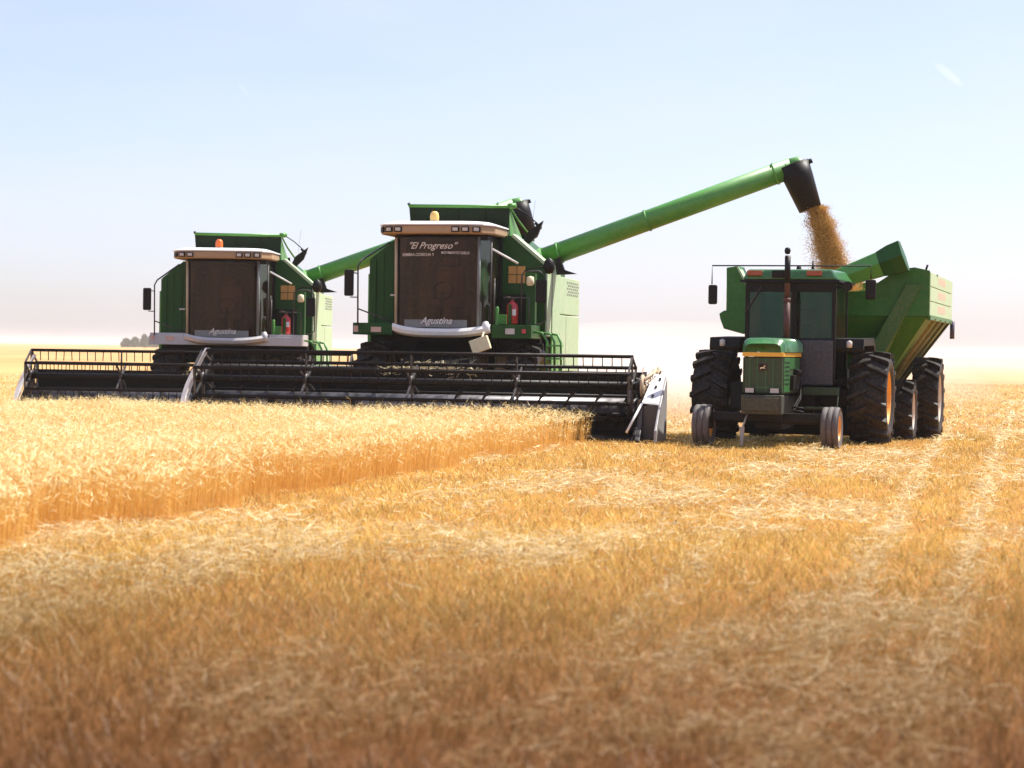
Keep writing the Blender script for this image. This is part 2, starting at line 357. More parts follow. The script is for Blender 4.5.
def rim_disc(b, cx, cy, r, w, side, rim=0.56):
    """dished wheel disc with hub and bolts, open side towards side*x"""
    R0 = r * rim * 1.03; h = w / 2
    pr = [(side * h * 0.86, R0 * 1.02), (side * h * 0.80, R0 * 0.96), (side * h * 0.30, R0 * 0.92), (side * h * 0.12, R0 * 0.74), (side * h * 0.10, R0 * 0.42),
          (side * h * 0.35, R0 * 0.34), (side * h * 0.45, R0 * 0.26), (side * h * 0.46, 0.001)]
    b.lathex(pr, cx, cy, r, 32)
    b.lathex([(-side * h * 0.80, R0), (-side * h * 0.2, R0 * 0.9), (-side * h * 0.1, 0.001)], cx, cy, r, 32)
    for i in range(8):
        a = i * math.pi / 4
        yy, zz = cy + R0 * 0.55 * math.cos(a), r + R0 * 0.55 * math.sin(a)
        b.tube([(cx + side * h * 0.08, yy, zz), (cx + side * h * 0.22, yy, zz)], 0.022, 6)
def wheel(parent, cx, cy, r, w, side, rim_mat, lugs=22, ribbed=False, rub=None, rim=0.56):
    b = MB(); rim_disc(b, cx, cy, r, w, side, rim); d = b.build('wheel', rim_mat, parent)
    b = MB()
    if ribbed: ribbed_tyre(b, cx, cy, r, w)
    else: tyre(b, cx, cy, r, w, lugs, rim)
    b.build('tyre', rub or M['rubber'], d)
    return d

# ------------------------------------------------------------------ lettering
def lettering(txt, x0, x1, zbase, height, y, mat, parent, shear=0.0, bend=None, bold=0.0, name='lettering', rot=0.0):
    cu = bpy.data.curves.new(name, 'FONT'); cu.body = txt; cu.shear = shear; cu.offset = bold; cu.extrude = 0.0
    o = bpy.data.objects.new(name, cu); C.objects.link(o)
    bpy.context.view_layer.update()
    me = bpy.data.meshes.new_from_object(o.evaluated_get(bpy.context.evaluated_depsgraph_get()))
    bpy.data.objects.remove(o); bpy.data.curves.remove(cu)
    n = len(me.vertices); co = np.empty(n * 3); me.vertices.foreach_get('co', co); co = co.reshape(-1, 3)
    mn, mxx = co.min(0), co.max(0); sx = (x1 - x0) / (mxx[0] - mn[0]); sy = height / (mxx[1] - mn[1])
    X = x0 + (co[:, 0] - mn[0]) * sx; Z = zbase + (co[:, 1] - mn[1]) * sy + (X - x0) * rot
    Y = np.array([bend(a) for a in X]) if bend else np.zeros(n)
    me.vertices.foreach_set('co', np.stack([X, Y + y, Z], -1).ravel()); me.name = name
    me.materials.clear(); me.materials.append(mat)
    ob = bpy.data.objects.new(name, me); C.objects.link(ob); ob.parent = parent
    return ob

# ------------------------------------------------------------------ combine harvester
def combine(label, X, Y, Z, yaw, first):
    G = M['green']; K = M['black']
    t = thing('combine_harvester', label, 'combine harvester', (X, Y, Z), yaw, 'green combine harvesters cutting the wheat')
    # wheels
    for sx in (-1, 1):
        wheel(t, 0.05 + sx * 1.50, 0.75, 0.88, 0.62, sx, M['green'], 22)
        wheel(t, 0.05 + sx * 1.18, 3.75, 0.58, 0.40, sx, M['black'], 18)
    b = MB(); b.box(-1.2, 1.3, 0.62, 0.88, 0.72, 1.02); b.box(-1.0, 1.1, 3.66, 3.84, 0.5, 0.66); b.tube([(0.05, 1, 0.9), (0.05, 3.7, 0.62)], 0.09)
    b.build('axle', K, t, 0.01)
    # threshing body below, grain tank above
    b = MB(); b.prismx([(0.95, 1.0), (0.95, 1.9), (4.3, 1.9), (4.45, 1.3), (4.1, 0.95), (1.6, 0.75)], -0.75, 0.85)
    b.box(-1.62, 1.72, 1.04, 1.5, 1.55, 1.86)
    b.build('threshing_body', K, t, 0.01)
    y0, y1 = 1.0, 3.05
    poly = [(-1.72, 1.88), (-1.72, 3.40), (-1.22, 3.80), (1.14, 3.86), (1.83, 3.28), (1.83, 1.88)]
    b = MB(); b.prism(poly, y0, y1)
    b.box(-1.735, -1.60, y0 - 0.03, y0 + 0.0, 1.9, 3.38)
    for xx in (-1.45, -1.25):
        b.box(xx, xx + 0.015, y0 - 0.012, y0, 1.95, 3.5)
    b.box(1.0, 1.80, y0 - 0.015, y0, 2.70, 2.72)
    tank = b.build('grain_tank', G, t, 0.012)
    # bright upper edge plates on the slopes
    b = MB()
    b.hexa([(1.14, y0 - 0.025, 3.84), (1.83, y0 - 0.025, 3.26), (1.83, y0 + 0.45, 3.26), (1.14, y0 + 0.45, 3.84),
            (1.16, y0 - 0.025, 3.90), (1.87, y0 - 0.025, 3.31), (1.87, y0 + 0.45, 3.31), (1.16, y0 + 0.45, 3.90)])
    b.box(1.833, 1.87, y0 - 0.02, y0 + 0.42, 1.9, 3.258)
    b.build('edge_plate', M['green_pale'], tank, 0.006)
    # extension of the tank: open topped box, leaning front wall, gusset at the side
    b = MB()
    b.hexa([(-0.93, 1.20, 3.84), (1.02, 1.20, 3.86), (1.02, 1.23, 3.86), (-0.93, 1.23, 3.84), (-0.96, 1.10, 4.44), (1.07, 1.10, 4.42), (1.07, 1.13, 4.42), (-0.96, 1.13, 4.44)])
    b.hexa([(-0.96, 1.26, 3.84), (-0.93, 1.26, 3.84), (-0.93, 2.9, 3.8), (-0.96, 2.9, 3.8), (-0.99, 1.16, 4.44), (-0.96, 1.16, 4.44), (-0.96, 2.6, 4.2), (-0.99, 2.6, 4.2)])
    b.box(-0.93, 1.02, 2.88, 2.91, 3.80, 4.0)
    for xx in (-0.5, 0.0, 0.55): b.box(xx, xx + 0.03, 1.095, 1.15, 3.9, 4.36)
    ext = b.build('tank_extension', M['green_shade'], t, 0.004)
    b = MB()
    b.prismx([(1.14, 4.41), (1.22, 3.86), (2.5, 3.84), (2.2, 3.98)], 1.03, 1.055)
    b.tube([(1.07, 1.13, 4.42), (1.12, 1.7, 4.2), (1.30, 2.4, 3.84)], 0.022, 6)
    b.build('side_gusset', M['green_mid'], ext)
    b = MB(); b.tube([(-0.98, 1.10, 4.455), (1.08, 1.10, 4.435)], 0.035, 8); b.tube([(1.05, 1.1, 4.44), (1.16, 1.2, 4.46)], 0.06, 8)
    b.build('top_rail', M['green_mid'], ext)
    b = MB(); b.tube([(-0.95, 1.12, 4.43), (-0.99, 1.10, 4.51)], 0.03, 6); b.build('corner_peg', K, ext)
    # rear hood with side panels
    b = MB(); b.prismx([(3.05, 1.4), (3.05, 3.2), (3.9, 3.2), (4.55, 3.12), (4.62, 1.9), (4.3, 1.4)], -1.68, 1.62)
    hood = b.build('rear_hood', M['green'], t, 0.02)
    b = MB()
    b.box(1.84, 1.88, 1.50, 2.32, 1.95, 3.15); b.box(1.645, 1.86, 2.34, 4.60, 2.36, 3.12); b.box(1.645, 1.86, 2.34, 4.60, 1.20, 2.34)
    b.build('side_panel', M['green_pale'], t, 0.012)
    b = MB(); b.box(1.84, 1.875, 1.50, 2.30, 1.2, 1.93); b.build('lower_panel', M['green_mid'], t, 0.012)
    b = MB(); b.box(-1.80, -1.725, 1.1, 4.5, 1.25, 3.1); b.build('side_panel', M['green_mid'], t, 0.012)
    b = MB()
    for r_ in range(5):
        for c_ in range(6):
            yy = 3.15 + c_ * 0.225 + (0.11 if r_ % 2 else 0); zz = 3.03 - r_ * 0.062
            b.box(1.861, 1.866, yy, yy + 0.12, zz - 0.018, zz + 0.012)
    b.build('vent_hole', M['sash'], hood)
    # cab: frame, floor, roof
    def bow(x, k=0.16): return -k * (1 - ((x + 0.085) / 0.80) ** 2)
    b = MB()
    b.prismz([(-0.98, 0.98), (-0.98, 0.12), (-0.85, 0.0), (0.70, 0.0), (0.92, 0.2), (0.92, 0.98)], 1.88, 2.06)
    b.tube([(-0.875, 0.0, 2.0), (-0.89, 0.0, 3.84)], 0.035, 6)
    b.tube([(0.93, 0.97, 2.05), (0.93, 0.97, 3.84)], 0.04, 6)
    b.tube([(-0.99, 0.97, 2.05), (-0.99, 0.97, 3.84)], 0.04, 6)
    b.box(-0.95, 0.9, -0.02, 0.98, 3.72, 3.80)
    cab = b.build('cab', K, t, 0.008)
    b = MB(); b.tube([(-0.905, -0.025, 2.06), (-0.92, -0.03, 3.76)], 0.030, 6); b.build('pillar', M['beige'], cab)
    b = MB(); b.tube([(0.72, -0.01, 2.02), (0.72, -0.01, 3.78)], 0.035, 6); b.build('pillar', M['sash'], cab)
    # windscreen (bowed sheet)
    b = MB(); n = 14; vs = []
    for i in range(n + 1):
        x = -0.87 + 1.57 * i / n
        for z in (2.06, 3.76): vs.append((x, bow(x), z))
    for i in range(n + 1):
        x = -0.87 + 1.57 * i / n
        for z in (2.06, 3.76): vs.append((x, bow(x) + 0.008, z))
    o2 = 2 * (n + 1); fs = [(2 * i, 2 * i + 2, 2 * i + 3, 2 * i + 1) for i in range(n)] + [(o2 + 2 * i + 1, o2 + 2 * i + 3, o2 + 2 * i + 2, o2 + 2 * i) for i in range(n)]
    b.add(vs, fs, True); b.build('windscreen', M['glass_brown'], cab)
    b = MB(); b.hexa([(0.74, 0.01, 2.06), (0.90, 0.20, 2.06), (0.895, 0.205, 2.06), (0.735, 0.015, 2.06), (0.74, 0.01, 3.74), (0.90, 0.20, 3.74), (0.895, 0.205, 3.74), (0.735, 0.015, 3.74)])
    b.build('corner_window', M['glass_dark'], cab)
    for xx in (0.915, -0.982):
        b = MB(); b.box(xx, xx + .006, 0.24, 0.93, 2.06, 3.74); b.build('side_window', M['glass_dark'], cab)
    b = MB(); b.tube([(0.91, 0.22, 2.06), (0.91, 0.22, 3.74)], 0.02, 6); b.tube([(0.955, 0.35, 2.45), (0.955, 0.35, 3.0)], 0.012, 6)
    b.build('door_frame', M['grey'], cab)
    b = MB(); b.box(-0.96, 0.90, 0.955, 0.985, 2.06, 3.72); b.build('cab_liner', M['liner'], cab)
    # inside: seat, column, wheel
    b = MB(); b.box(-0.32, 0.22, 0.45, 0.85, 2.45, 2.58); b.box(-0.32, 0.22, 0.80, 0.92, 2.55, 3.25); b.box(-0.2, 0.1, 0.78, 0.9, 3.27, 3.42); b.box(-0.2, 0.1, 0.5, 0.8, 2.06, 2.45)
    b.build('seat', M['cloth'], cab, 0.03)
    b = MB(); b.tube([(-0.05, 0.12, 2.06), (-0.05, 0.28, 2.72)], 0.035, 6)
    ring = [(-0.05 + 0.19 * math.cos(a), 0.28 + 0.06 * math.sin(a), 2.75 + 0.17 * math.sin(a)) for a in [2 * math.pi * k / 20 for k in range(21)]]
    b.tube(ring, 0.015, 6); b.box(0.42, 0.62, 0.3, 0.8, 2.1, 2.75)
    b.build('steering_wheel', K, cab)
    # sash under the windscreen and its name
    b = MB(); n = 10
    for i in range(n):
        xa = -0.72 + 1.24 * i / n; xb = -0.72 + 1.24 * (i + 1) / n
        b.hexa([(xa, bow(xa) - .03, 2.03), (xb, bow(xb) - .03, 2.03), (xb, bow(xb) - .012, 2.03), (xa, bow(xa) - .012, 2.03), (xa, bow(xa) - .03, 2.18), (xb, bow(xb) - .03, 2.18), (xb, bow(xb) - .012, 2.18), (xa, bow(xa) - .012, 2.18)])
    b.build('sash', M['sash'], cab)
    lettering('Agustina', -0.38, 0.25, 2.06, 0.17, -0.045, M['letters'], cab, 0.45, bow, 0.012)
    if first:
        lettering('"El Progreso"', -0.62, 0.34, 3.50, 0.17, -0.03, M['letters'], cab, 0.5, bow, 0.006)
        lettering('SIEMBRA-COSECHA Y', -0.78, -0.12, 3.40, 0.055, -0.03, M['letters'], cab, 0, bow, 0.01)
        lettering('MOVIMIENTO SUELO', 0.02, 0.55, 3.44, 0.05, -0.03, M['letters'], cab, 0, bow, 0.01)
    # curved bumper
    b = MB(); n = 16; prev = None
    for i in range(n + 1):
        u = -1 + 2 * i / n; x = 0.0 + 0.97 * u; yf = -0.30 * (1 - abs(u) ** 2.6) - 0.06; z0 = 1.86 + 0.10 * abs(u) ** 3; z1 = z0 + 0.15
        st = [(x, yf + 0.12, z0 - 0.02), (x, yf, z0 + 0.02), (x, yf - 0.02, z0 + 0.09), (x, yf + 0.02, z1), (x, yf + 0.14, z1)]
        if prev:
            for k in range(4): b.add([prev[k], st[k], st[k + 1], prev[k + 1]], [(0, 1, 2, 3)], True)
        prev = st
    b.lathez([(0.001, 2.17), (0.05, 2.15), (0.085, 2.06), (0.095, 1.97), (0.07, 1.93), (0.001, 1.92)], 0.88, -0.06, 14)
    b.build('bumper', M['white'] if first else M['silver'], cab)
    # roof: white cap, front band painted with a reflected tan tone
    rp = [(-1.24, 1.25), (-1.26, 0.1), (-1.10, -0.22), (-0.75, -0.34), (0.50, -0.34), (0.82, -0.20), (1.00, 0.15), (1.02, 1.25)]
    b = MB(); b.prismz(rp, 3.82, 3.985); roof = b.build('cab_roof', M['tan'], t, 0.03)
    cx_, cy_ = -0.12, 0.5
    rp2 = [(cx_ + (x - cx_) * 1.02, cy_ + (y - cy_) * 1.02) for x, y in rp]; rp3 = [(cx_ + (x - cx_) * 0.86, cy_ + (y - cy_) * 0.8) for x, y in rp]
    n = len(rp); b = MB(); vs = [(x, y, 3.985) for x, y in rp2] + [(x, y, 4.01) for x, y in rp2] + [(x, y, 4.07) for x, y in rp3]
    fs = [tuple(range(n))[::1], tuple(range(2 * n, 3 * n))] + [(i, (i + 1) % n, n + (i + 1) % n, n + i) for i in range(n)] + [(n + i, n + (i + 1) % n, 2 * n + (i + 1) % n, 2 * n + i) for i in range(n)]
    b.add(vs, fs); b.build('roof_cap', M['white'], roof)
    for x, y, a in ((-1.155, -0.16, -58), (-1.00, -0.29, -20), (-0.80, -0.355, 0), (0.33, -0.365, 0), (0.52, -0.355, 6), (0.72, -0.27, 32)):
        q = Matrix.Rotation(R(a), 3, 'Z')
        b = MB(); b.box(x - 0.075, x + 0.075, y - 0.012, y + 0.04, 3.85, 3.955, q); fr = b.build('work_light', K, roof, 0.006)
        b.v = []; b.f = []; b.sm = []
        b.box(x - 0.052, x + 0.052, y - 0.022, y + 0.0, 3.87, 3.935, q)
        # the lens shares the part so the lamp stays two tones
        me = fr.data; me.materials.append(M['lens']); base = len(me.vertices)
        nv = [tuple(v.co) for v in me.vertices] + b.v; nf = [list(p.vertices) for p in me.polygons]; k0 = len(nf); nf += [[base + i for i in f] for f in b.f]
        me.clear_geometry(); me.from_pydata(nv, [], nf)
        for k in range(k0, len(nf)): me.polygons[k].material_index = 1
    lettering('8', -0.30, -0.24, 3.86, 0.07, -0.352, M['red'], roof, 0, None, 0.02) if False else None
    # beacon
    b = MB(); b.lathez([(0.11, 4.05), (0.11, 4.10), (0.06, 4.11)], -0.26, 0.35, 14); b.build('beacon_base', M['grey'], roof)
    b = MB(); b.lathez([(0.085, 4.105), (0.09, 4.19), (0.075, 4.26), (0.04, 4.29), (0.001, 4.295)], -0.26, 0.35, 16)
    b.build('beacon', M['beacon_y'] if first else M['amber'], roof)
    # platforms
    pm = G if first else M['silver']
    b = MB(); b.box(-1.78, -0.98, 0.0, 0.97, 1.88, 2.11); b.box(-1.66, -0.98, -0.02, 0.0, 1.90, 2.08)
    pl = b.build('platform', pm, t, 0.012)
    b = MB(); b.box(-1.75, -1.66, -0.045, -0.02, 1.93, 2.05); b.build('marker_lamp', M['faded_red'], pl)
    b = MB(); b.box(-1.40, -1.20, -0.045, -0.02, 1.93, 2.03); b.build('reflector', M['faded_red'], pl)
    b = MB(); b.box(0.98, 1.76, 0.0, 0.97, 1.84, 2.10)
    pr = b.build('platform', pm, t, 0.012)
    b = MB(); b.box(1.26, 1.44, -0.03, 0.0, 1.92, 2.03); b.build('marker_lamp', M['lens'], pr)
    b = MB(); b.box(1.58, 1.66, -0.03, 0.0, 1.94, 2.02); b.build('marker_lamp', M['red'], pr)
    if not first:
        b = MB(); b.box(-1.80, 1.74, -0.035, -0.004, 1.84, 2.04); b.build('front_beam', M['silver'], t, 0.01)
    # mirrors and their arms
    b = MB()
    b.tube([(-1.30, 0.9, 3.72), (-1.62, 0.0, 3.32), (-1.66, -0.1, 3.20), (-1.65, -0.1, 2.05)], 0.018, 6)
    b.tube([(-1.66, -0.1, 3.06), (-1.78, -0.2, 3.08)], 0.012, 5); b.tube([(-1.65, -0.1, 2.60), (-1.78, -0.2, 2.60)], 0.012, 5)
    b.tube([(-1.65, -0.1, 2.38), (-0.98, 0.1, 2.12)], 0.015, 5)
    ma = b.build('mirror_arm', M['grey'], t)
    b = MB(); b.box(-1.90, -1.71, -0.24, -0.17, 2.62, 3.13); b.build('mirror', K, ma, 0.03)
    b = MB()
    b.tube([(1.50, 0.3, 2.1), (1.50, 0.3, 3.05), (1.55, 0.3, 3.14), (1.85, 0.25, 3.14), (1.98, 0.2, 3.05), (2.0, 0.2, 2.2), (1.9, 0.2, 2.12), (1.78, 0.2, 2.12)], 0.016, 6)
    mb_ = b.build('mirror_arm', M['grey'], t)
    b = MB(); b.box(1.80, 2.02, 0.12, 0.19, 2.53, 2.97); b.build('mirror', K, mb_, 0.03)
    b = MB(); b.tube([(1.55, 0.3, 3.14), (1.70, 0.25, 3.2), (2.0, 0.2, 3.22)], 0.014, 6); b.lathez([(0.001, 3.40), (0.09, 3.34), (0.12, 3.2), (0.07, 3.10), (0.001, 3.08)], 2.05, 0.2, 12)
    b.build('round_mirror', K, mb_)
    # green post beside the door, hand rails, ladder
    b = MB(); b.box(1.56, 1.74, 0.42, 0.60, 1.86, 3.10); b.box(1.28, 1.34, 0.1, 0.16, 2.1, 2.5)
    b.build('door_post', M['green'], t, 0.012)
    b = MB()
    for dx in (0.0, 0.16, 0.30):
        b.tube([(1.72 + dx, 0.30, 1.98 - dx * .1), (1.92 + dx, 0.28, 1.95 - dx * .1), (2.02 + dx * 0.9, 0.25, 1.80 - dx * .1), (2.04 + dx * 0.9, 0.22, 1.1)], 0.024, 8)
    for zz in (1.2, 1.45, 1.7): b.box(2.02, 2.32, 0.15, 0.36, zz, zz + 0.03)
    b.build('ladder', M['green_mid'], t)
    b = MB()
    b.tube([(1.02, 0.05, 2.1), (1.02, 0.05, 2.9)], 0.015, 6); b.tube([(1.70, 0.04, 2.1), (1.70, 0.04, 2.62), (1.20, 0.04, 2.62)], 0.013, 6)
    b.build('hand_rail', M['grey'], t)
    b = MB(); b.tube([(1.00, -0.08, 3.54), (1.50, -0.08, 3.27)], 0.022, 6); b.build('wiper_arm', M['white'], t)
    b = MB(); b.box(0.99, 1.50, 0.72, 0.97, 2.12, 2.70); b.build('battery_box', K, t, 0.01)
    b = MB(); b.box(0.99, 1.20, 0.30, 0.6, 2.11, 2.30); b.lathez([(0.04, 2.1), (0.04, 2.42), (0.02, 2.45)], 1.06, 0.12, 8); b.build('tool_box', M['green_mid'], t, 0.01)
    # warning decals on the tank
    dz = MB()
    for ix in range(2):
        for iz in range(2): dz.box(1.09 + ix * 0.175, 1.25 + ix * 0.175, 0.982, 0.984, 2.93 + iz * 0.175, 3.09 + iz * 0.175)
    dz.build('warning_decal', M['decal'], tank)
    b = MB(); b.box(-1.30, -1.16, 0.965, 0.975, 2.66, 2.69); b.build('catch', M['galv'], tank)
    # little things: filler cap, rods, tank mirror
    b = MB(); b.lathez([(0.001, 3.05), (0.07, 3.03), (0.08, 2.90), (0.05, 2.86)], 1.65, 0.38, 12); b.build('filler_cap', M['cream'], t)
    b = MB(); b.tube([(1.1, 1.15, 4.47), (1.30, 1.5, 4.33), (1.52, 1.9, 4.12)], 0.012, 5); b.tube([(1.45, 1.8, 4.16), (1.54, 1.92, 4.06)], 0.03, 6); b.tube([(1.36, 1.9, 3.84), (1.38, 1.9, 4.3), (1.42, 1.9, 4.62)], 0.003, 4)
    b.build('aerial', K, t)
    b = MB(); b.prism([(1.22, 3.78), (1.32, 3.98), (1.62, 4.20), (1.52, 3.92), (1.34, 3.74)], 1.7, 1.78); b.build('tank_mirror', K, t)
    b = MB(); b.prism([(1.90, 3.42), (2.0, 3.48), (2.10, 3.22), (2.35, 3.14), (1.95, 3.12)], 1.5, 1.62); b.build('rubber_flap', K, t)
    b = MB(); b.box(1.861, 1.864, 3.08, 3.088, 1.25, 2.34)
    b.build('panel_seam', M['sash'], hood)
    for dx in (0.0, 0.05, 0.10):
        b = MB(); b.tube([(0.62 + dx, 0.3, 1.86), (0.70 + dx, -0.2, 1.55 - dx), (0.82 + dx, -1.2, 1.30 + dx), (0.9 + dx, -2.1, 1.28)], 0.016, 6); b.build('hydraulic_hose', K, t)
    # unloading auger
    A0 = Vector((1.62, 1.85, 3.46)); A1 = Vector((6.52, 1.8, 5.24))
    b = MB(); b.tube([(1.2, 1.9, 2.9), (1.35, 1.88, 3.30), A0 + Vector((0.05, 0, 0.0))], 0.25, 18); el = b.build('auger_elbow', M['green_mid'], t)
    b = MB(); b.tube([A0, A0.lerp(A1, 0.999)], 0.205, 24)
    for f in (0.06, 0.42, 0.93): b.tube([A0.lerp(A1, f), A0.lerp(A1, f + 0.008)], 0.222, 24)
    b.box(1.75, 2.75, 1.80, 1.86, 3.70, 3.74, Matrix.Rotation(-math.atan2(1.78, 4.9), 3, 'Y'))
    au = b.build('unloading_auger', M['green_mid'], t)
    b = MB(); b.tube([A1 - Vector((0.10, 0, 0.04)), A1 + Vector((0.10, 0, 0.03)), A1 + Vector((0.22, 0, -0.10))], [0.207, 0.20, 0.15], 20); b.build('auger_cap', M['green_mid'], au)
    b = MB(); b.tube([A1 + Vector((0.02, 0, 0.06)), A1 + Vector((0.13, 0, -0.22)), A1 + Vector((0.36, 0, -0.80))], [0.31, 0.29, 0.225], 20)
    b.tube([A1 + Vector((0.28, 0, 0.10)), A1 + Vector((0.38, 0, 0.14))], 0.05, 8)
    b.build('rubber_spout', K, au)
    # feeder house
    b = MB(); b.hexa([(-0.62, -2.3, 0.35), (0.75, -2.3, 0.35), (0.75, 0.7, 1.0), (-0.62, 0.7, 1.0), (-0.62, -2.3, 0.95), (0.75, -2.3, 0.95), (0.75, 0.7, 1.75), (-0.62, 0.7, 1.75)])
    b.build('feeder_house', M['black'], t, 0.02)
    b = MB()
    for _ in range(500):
        x = random.uniform(-0.5, 1.2); y = random.uniform(-2.6, -1.6); z = random.gauss(1.30, 0.05) - abs(x - 0.35) * 0.12
        a = random.uniform(0, 6.28); l = random.uniform(.05, .15)
        b.tube([(x, y, z), (x + l * math.cos(a), y + l * math.sin(a), z + random.uniform(-.05, .05))], 0.006, 3, False)
    st_ = b.build('chaff_heap', M['cream'], t); st_['kind'] = 'stuff'
    if first:
        b = MB(); b.box(0.70, 1.06, -0.55, -0.42, 1.58, 1.84, Matrix.Rotation(R(-20), 3, 'Y')); b.tube([(0.9, -0.3, 1.95), (0.9, -0.48, 1.82)], 0.02, 6)
        b.build('hanging_lamp', M['cream'], t, 0.03)
    # ---- header -------------------------------------------------------------
    xl = -3.80; xr = 4.28 if first else 3.35
    b = MB()
    b.box(xl, xr, -2.22, -2.16, 0.22, 1.18)
    b.box(xl, xr, -2.30, -2.12, 1.12, 1.26)
    b.hexa([(xl, -3.55, 0.10), (xr, -3.55, 0.10), (xr, -2.16, 0.16), (xl, -2.16, 0.16), (xl, -3.55, 0.13), (xr, -3.55, 0.13), (xr, -2.16, 0.22), (xl, -2.16, 0.22)])
    k = int((xr - xl) / 0.076)
    for i in range(k):                                    # knife guards
        x = xl + 0.04 + i * 0.076
        b.add([(x - .012, -3.55, .10), (x + .012, -3.55, .10), (x + .012, -3.55, .135), (x - .012, -3.55, .135), (x, -3.68, .12)], [(0, 1, 2, 3), (0, 4, 1), (1, 4, 2), (2, 4, 3), (3, 4, 0)])
    for i in range(7):
        x = xl + (i + .5) * (xr - xl) / 7; b.box(x - 0.03, x + 0.03, -2.14, -2.06, 0.2, 1.2)
    hd = b.build('header', M['black'], t, 0.006)
    # header auger: shiny tube with spiral flights
    b = MB(); b.tube([(xl + 0.05, -2.62, 0.60), (xr - 0.05, -2.62, 0.60)], 0.21, 20); b.build('feed_auger', M['worn'], hd)
    n = 220
    for part in (0, 1):
        b = MB()
        for i in range(n):
            f0, f1 = i / n, (i + 1) / n
            xa = (xl + .06 + (0.5 - 0.06) * (xr - xl) * f0) if part == 0 else (xr - .06 - (0.5 - 0.06) * (xr - xl) * f0)
            xb = (xl + .06 + (0.5 - 0.06) * (xr - xl) * f1) if part == 0 else (xr - .06 - (0.5 - 0.06) * (xr - xl) * f1)
            a0, a1 = f0 * 2 * math.pi * 7, f1 * 2 * math.pi * 7
            b.add([(xa, -2.62 + q * math.cos(a0), 0.60 + q * math.sin(a0)) for q in (0.2, 0.30)] + [(xb, -2.62 + q * math.cos(a1), 0.60 + q * math.sin(a1)) for q in (0.30, 0.2)], [(0, 1, 2, 3)], True)
        b.build('auger_flight', M['reel'], hd)
    # reel: six bars with tines, hexagon spiders, shaft
    cy, cz, rr, ph = (-3.05, 1.03, 0.51, 83) if first else (-3.05, 1.13, 0.55, 90)
    xa, xb = xl + 0.12, xr - 0.08
    for kk in range(6):
        a = R(ph + 60 * kk); y = cy - rr * math.cos(a); z = cz + rr * math.sin(a)
        b = MB(); b.tube([(xa, y, z), (xb, y, z)], 0.034, 8)
        nn = int((xb - xa) / 0.17)
        for i in range(nn + 1):
            x = xa + 0.03 + i * 0.17; j = random.uniform(-.006, .006)
            b.box(x - 0.008, x + 0.008, y + 0.0, y + 0.014, z - 0.22, z, Matrix.Rotation(R(random.uniform(-3, 3)), 3, 'Y') )
        b.build('reel_bar', M['reel'], hd)
    spx = [x for x in (-3.68, -1.72, 0.23, 2.14, 4.19) if x < xr - 0.3] + [xr - 0.1]
    for x in spx:
        b = MB(); P = [(cy - rr * math.cos(R(ph + 60 * q)), cz + rr * math.sin(R(ph + 60 * q))) for q in range(6)]
        for q in range(6):
            (ya, za), (yb, zb) = P[q], P[(q + 1) % 6]
            if x in (spx[0], spx[-1]): b.tube([(x, ya, za), (x, yb, zb)], 0.024, 4)
            b.tube([(x, cy, cz), (x, ya, za)], [0.03, 0.02], 4)
        b.lathex([(-0.02, 0.001), (-0.02, 0.12), (0.02, 0.12), (0.02, 0.001)], x, cy, cz, 14)
        b.build('reel_spider', M['grey'], hd)
    b = MB(); b.tube([(xa - 0.1, cy, cz), (xb + 0.1, cy, cz)], 0.07, 14); b.build('reel_shaft', M['black'], hd)
    # reel arms, from back beam forward at both ends
    for x in (xl + 0.02, xr - 0.0):
        b = MB(); b.hexa([(x - .03, -2.2, 1.15), (x + .03, -2.2, 1.15), (x + .03, -3.2, 0.98), (x - .03, -3.2, 0.98), (x - .03, -2.2, 1.27), (x + .03, -2.2, 1.27), (x + .03, -3.2, 1.08), (x - .03, -3.2, 1.08)])
        b.build('reel_arm', M['reel'], hd)
    # end sheets and crop dividers
    es = [(-2.1, 0.12), (-2.1, 1.05), (-2.6, 1.0), (-3.3, 0.55), (-3.9, 0.22), (-3.95, 0.10)]
    b = MB(); b.prismx(es, xl - 0.09, xl - 0.05); b.build('end_sheet', M['black'], hd, 0.005)
    b = MB(); b.prismx(es, xr + 0.05, xr + 0.09); b.build('end_sheet', M['black'], hd, 0.005)
    # left divider: curved pale nose
    b = MB(); n = 12; prev = None
    for i in range(n + 1):
        u = i / n; z = 0.30 + 1.28 * u; x = xl + float(np.interp(u, [0, .12, .3, .5, .75, 1], [.03, -.045, -.07, -.03, .06, .20])); y = -3.75 + 0.62 * u
        ww = 0.03 + 0.035 * math.sin(math.pi * min(1, u + .1))
        st = [(x - ww, y + 0.10, z), (x - ww * .6, y, z), (x + ww * .6, y, z), (x + ww, y + 0.12, z)]
        if prev:
            for q in range(3): b.add([prev[q], prev[q + 1], st[q + 1], st[q]], [(0, 1, 2, 3)], True)
        prev = st
    b.build('crop_divider', M['white'], hd)
    # right divider: galvanised shield
    q = xr
    b = MB()
    b.prismx([(-2.75, 0.10), (-2.75, 1.20), (-3.55, 0.72), (-4.05, 0.30), (-4.1, 0.10)], q + 0.43, q + 0.47)
    sh = b.build('crop_divider', M['dull'], hd, 0.008)
    b = MB(); b.hexa([(q + 0.14, -3.52, 0.74), (q + 0.425, -3.52, 0.72), (q + 0.425, -2.75, 1.18), (q + 0.24, -2.75, 1.22), (q + 0.14, -3.50, 0.77), (q + 0.425, -3.50, 0.75), (q + 0.425, -2.75, 1.21), (q + 0.24, -2.75, 1.25)])
    tp = b.build('shield_top', M['white'], hd, 0.004)
    b = MB(); b.box(q + 0.16, q + 0.42, -3.50, -2.8, 0.12, 0.70)
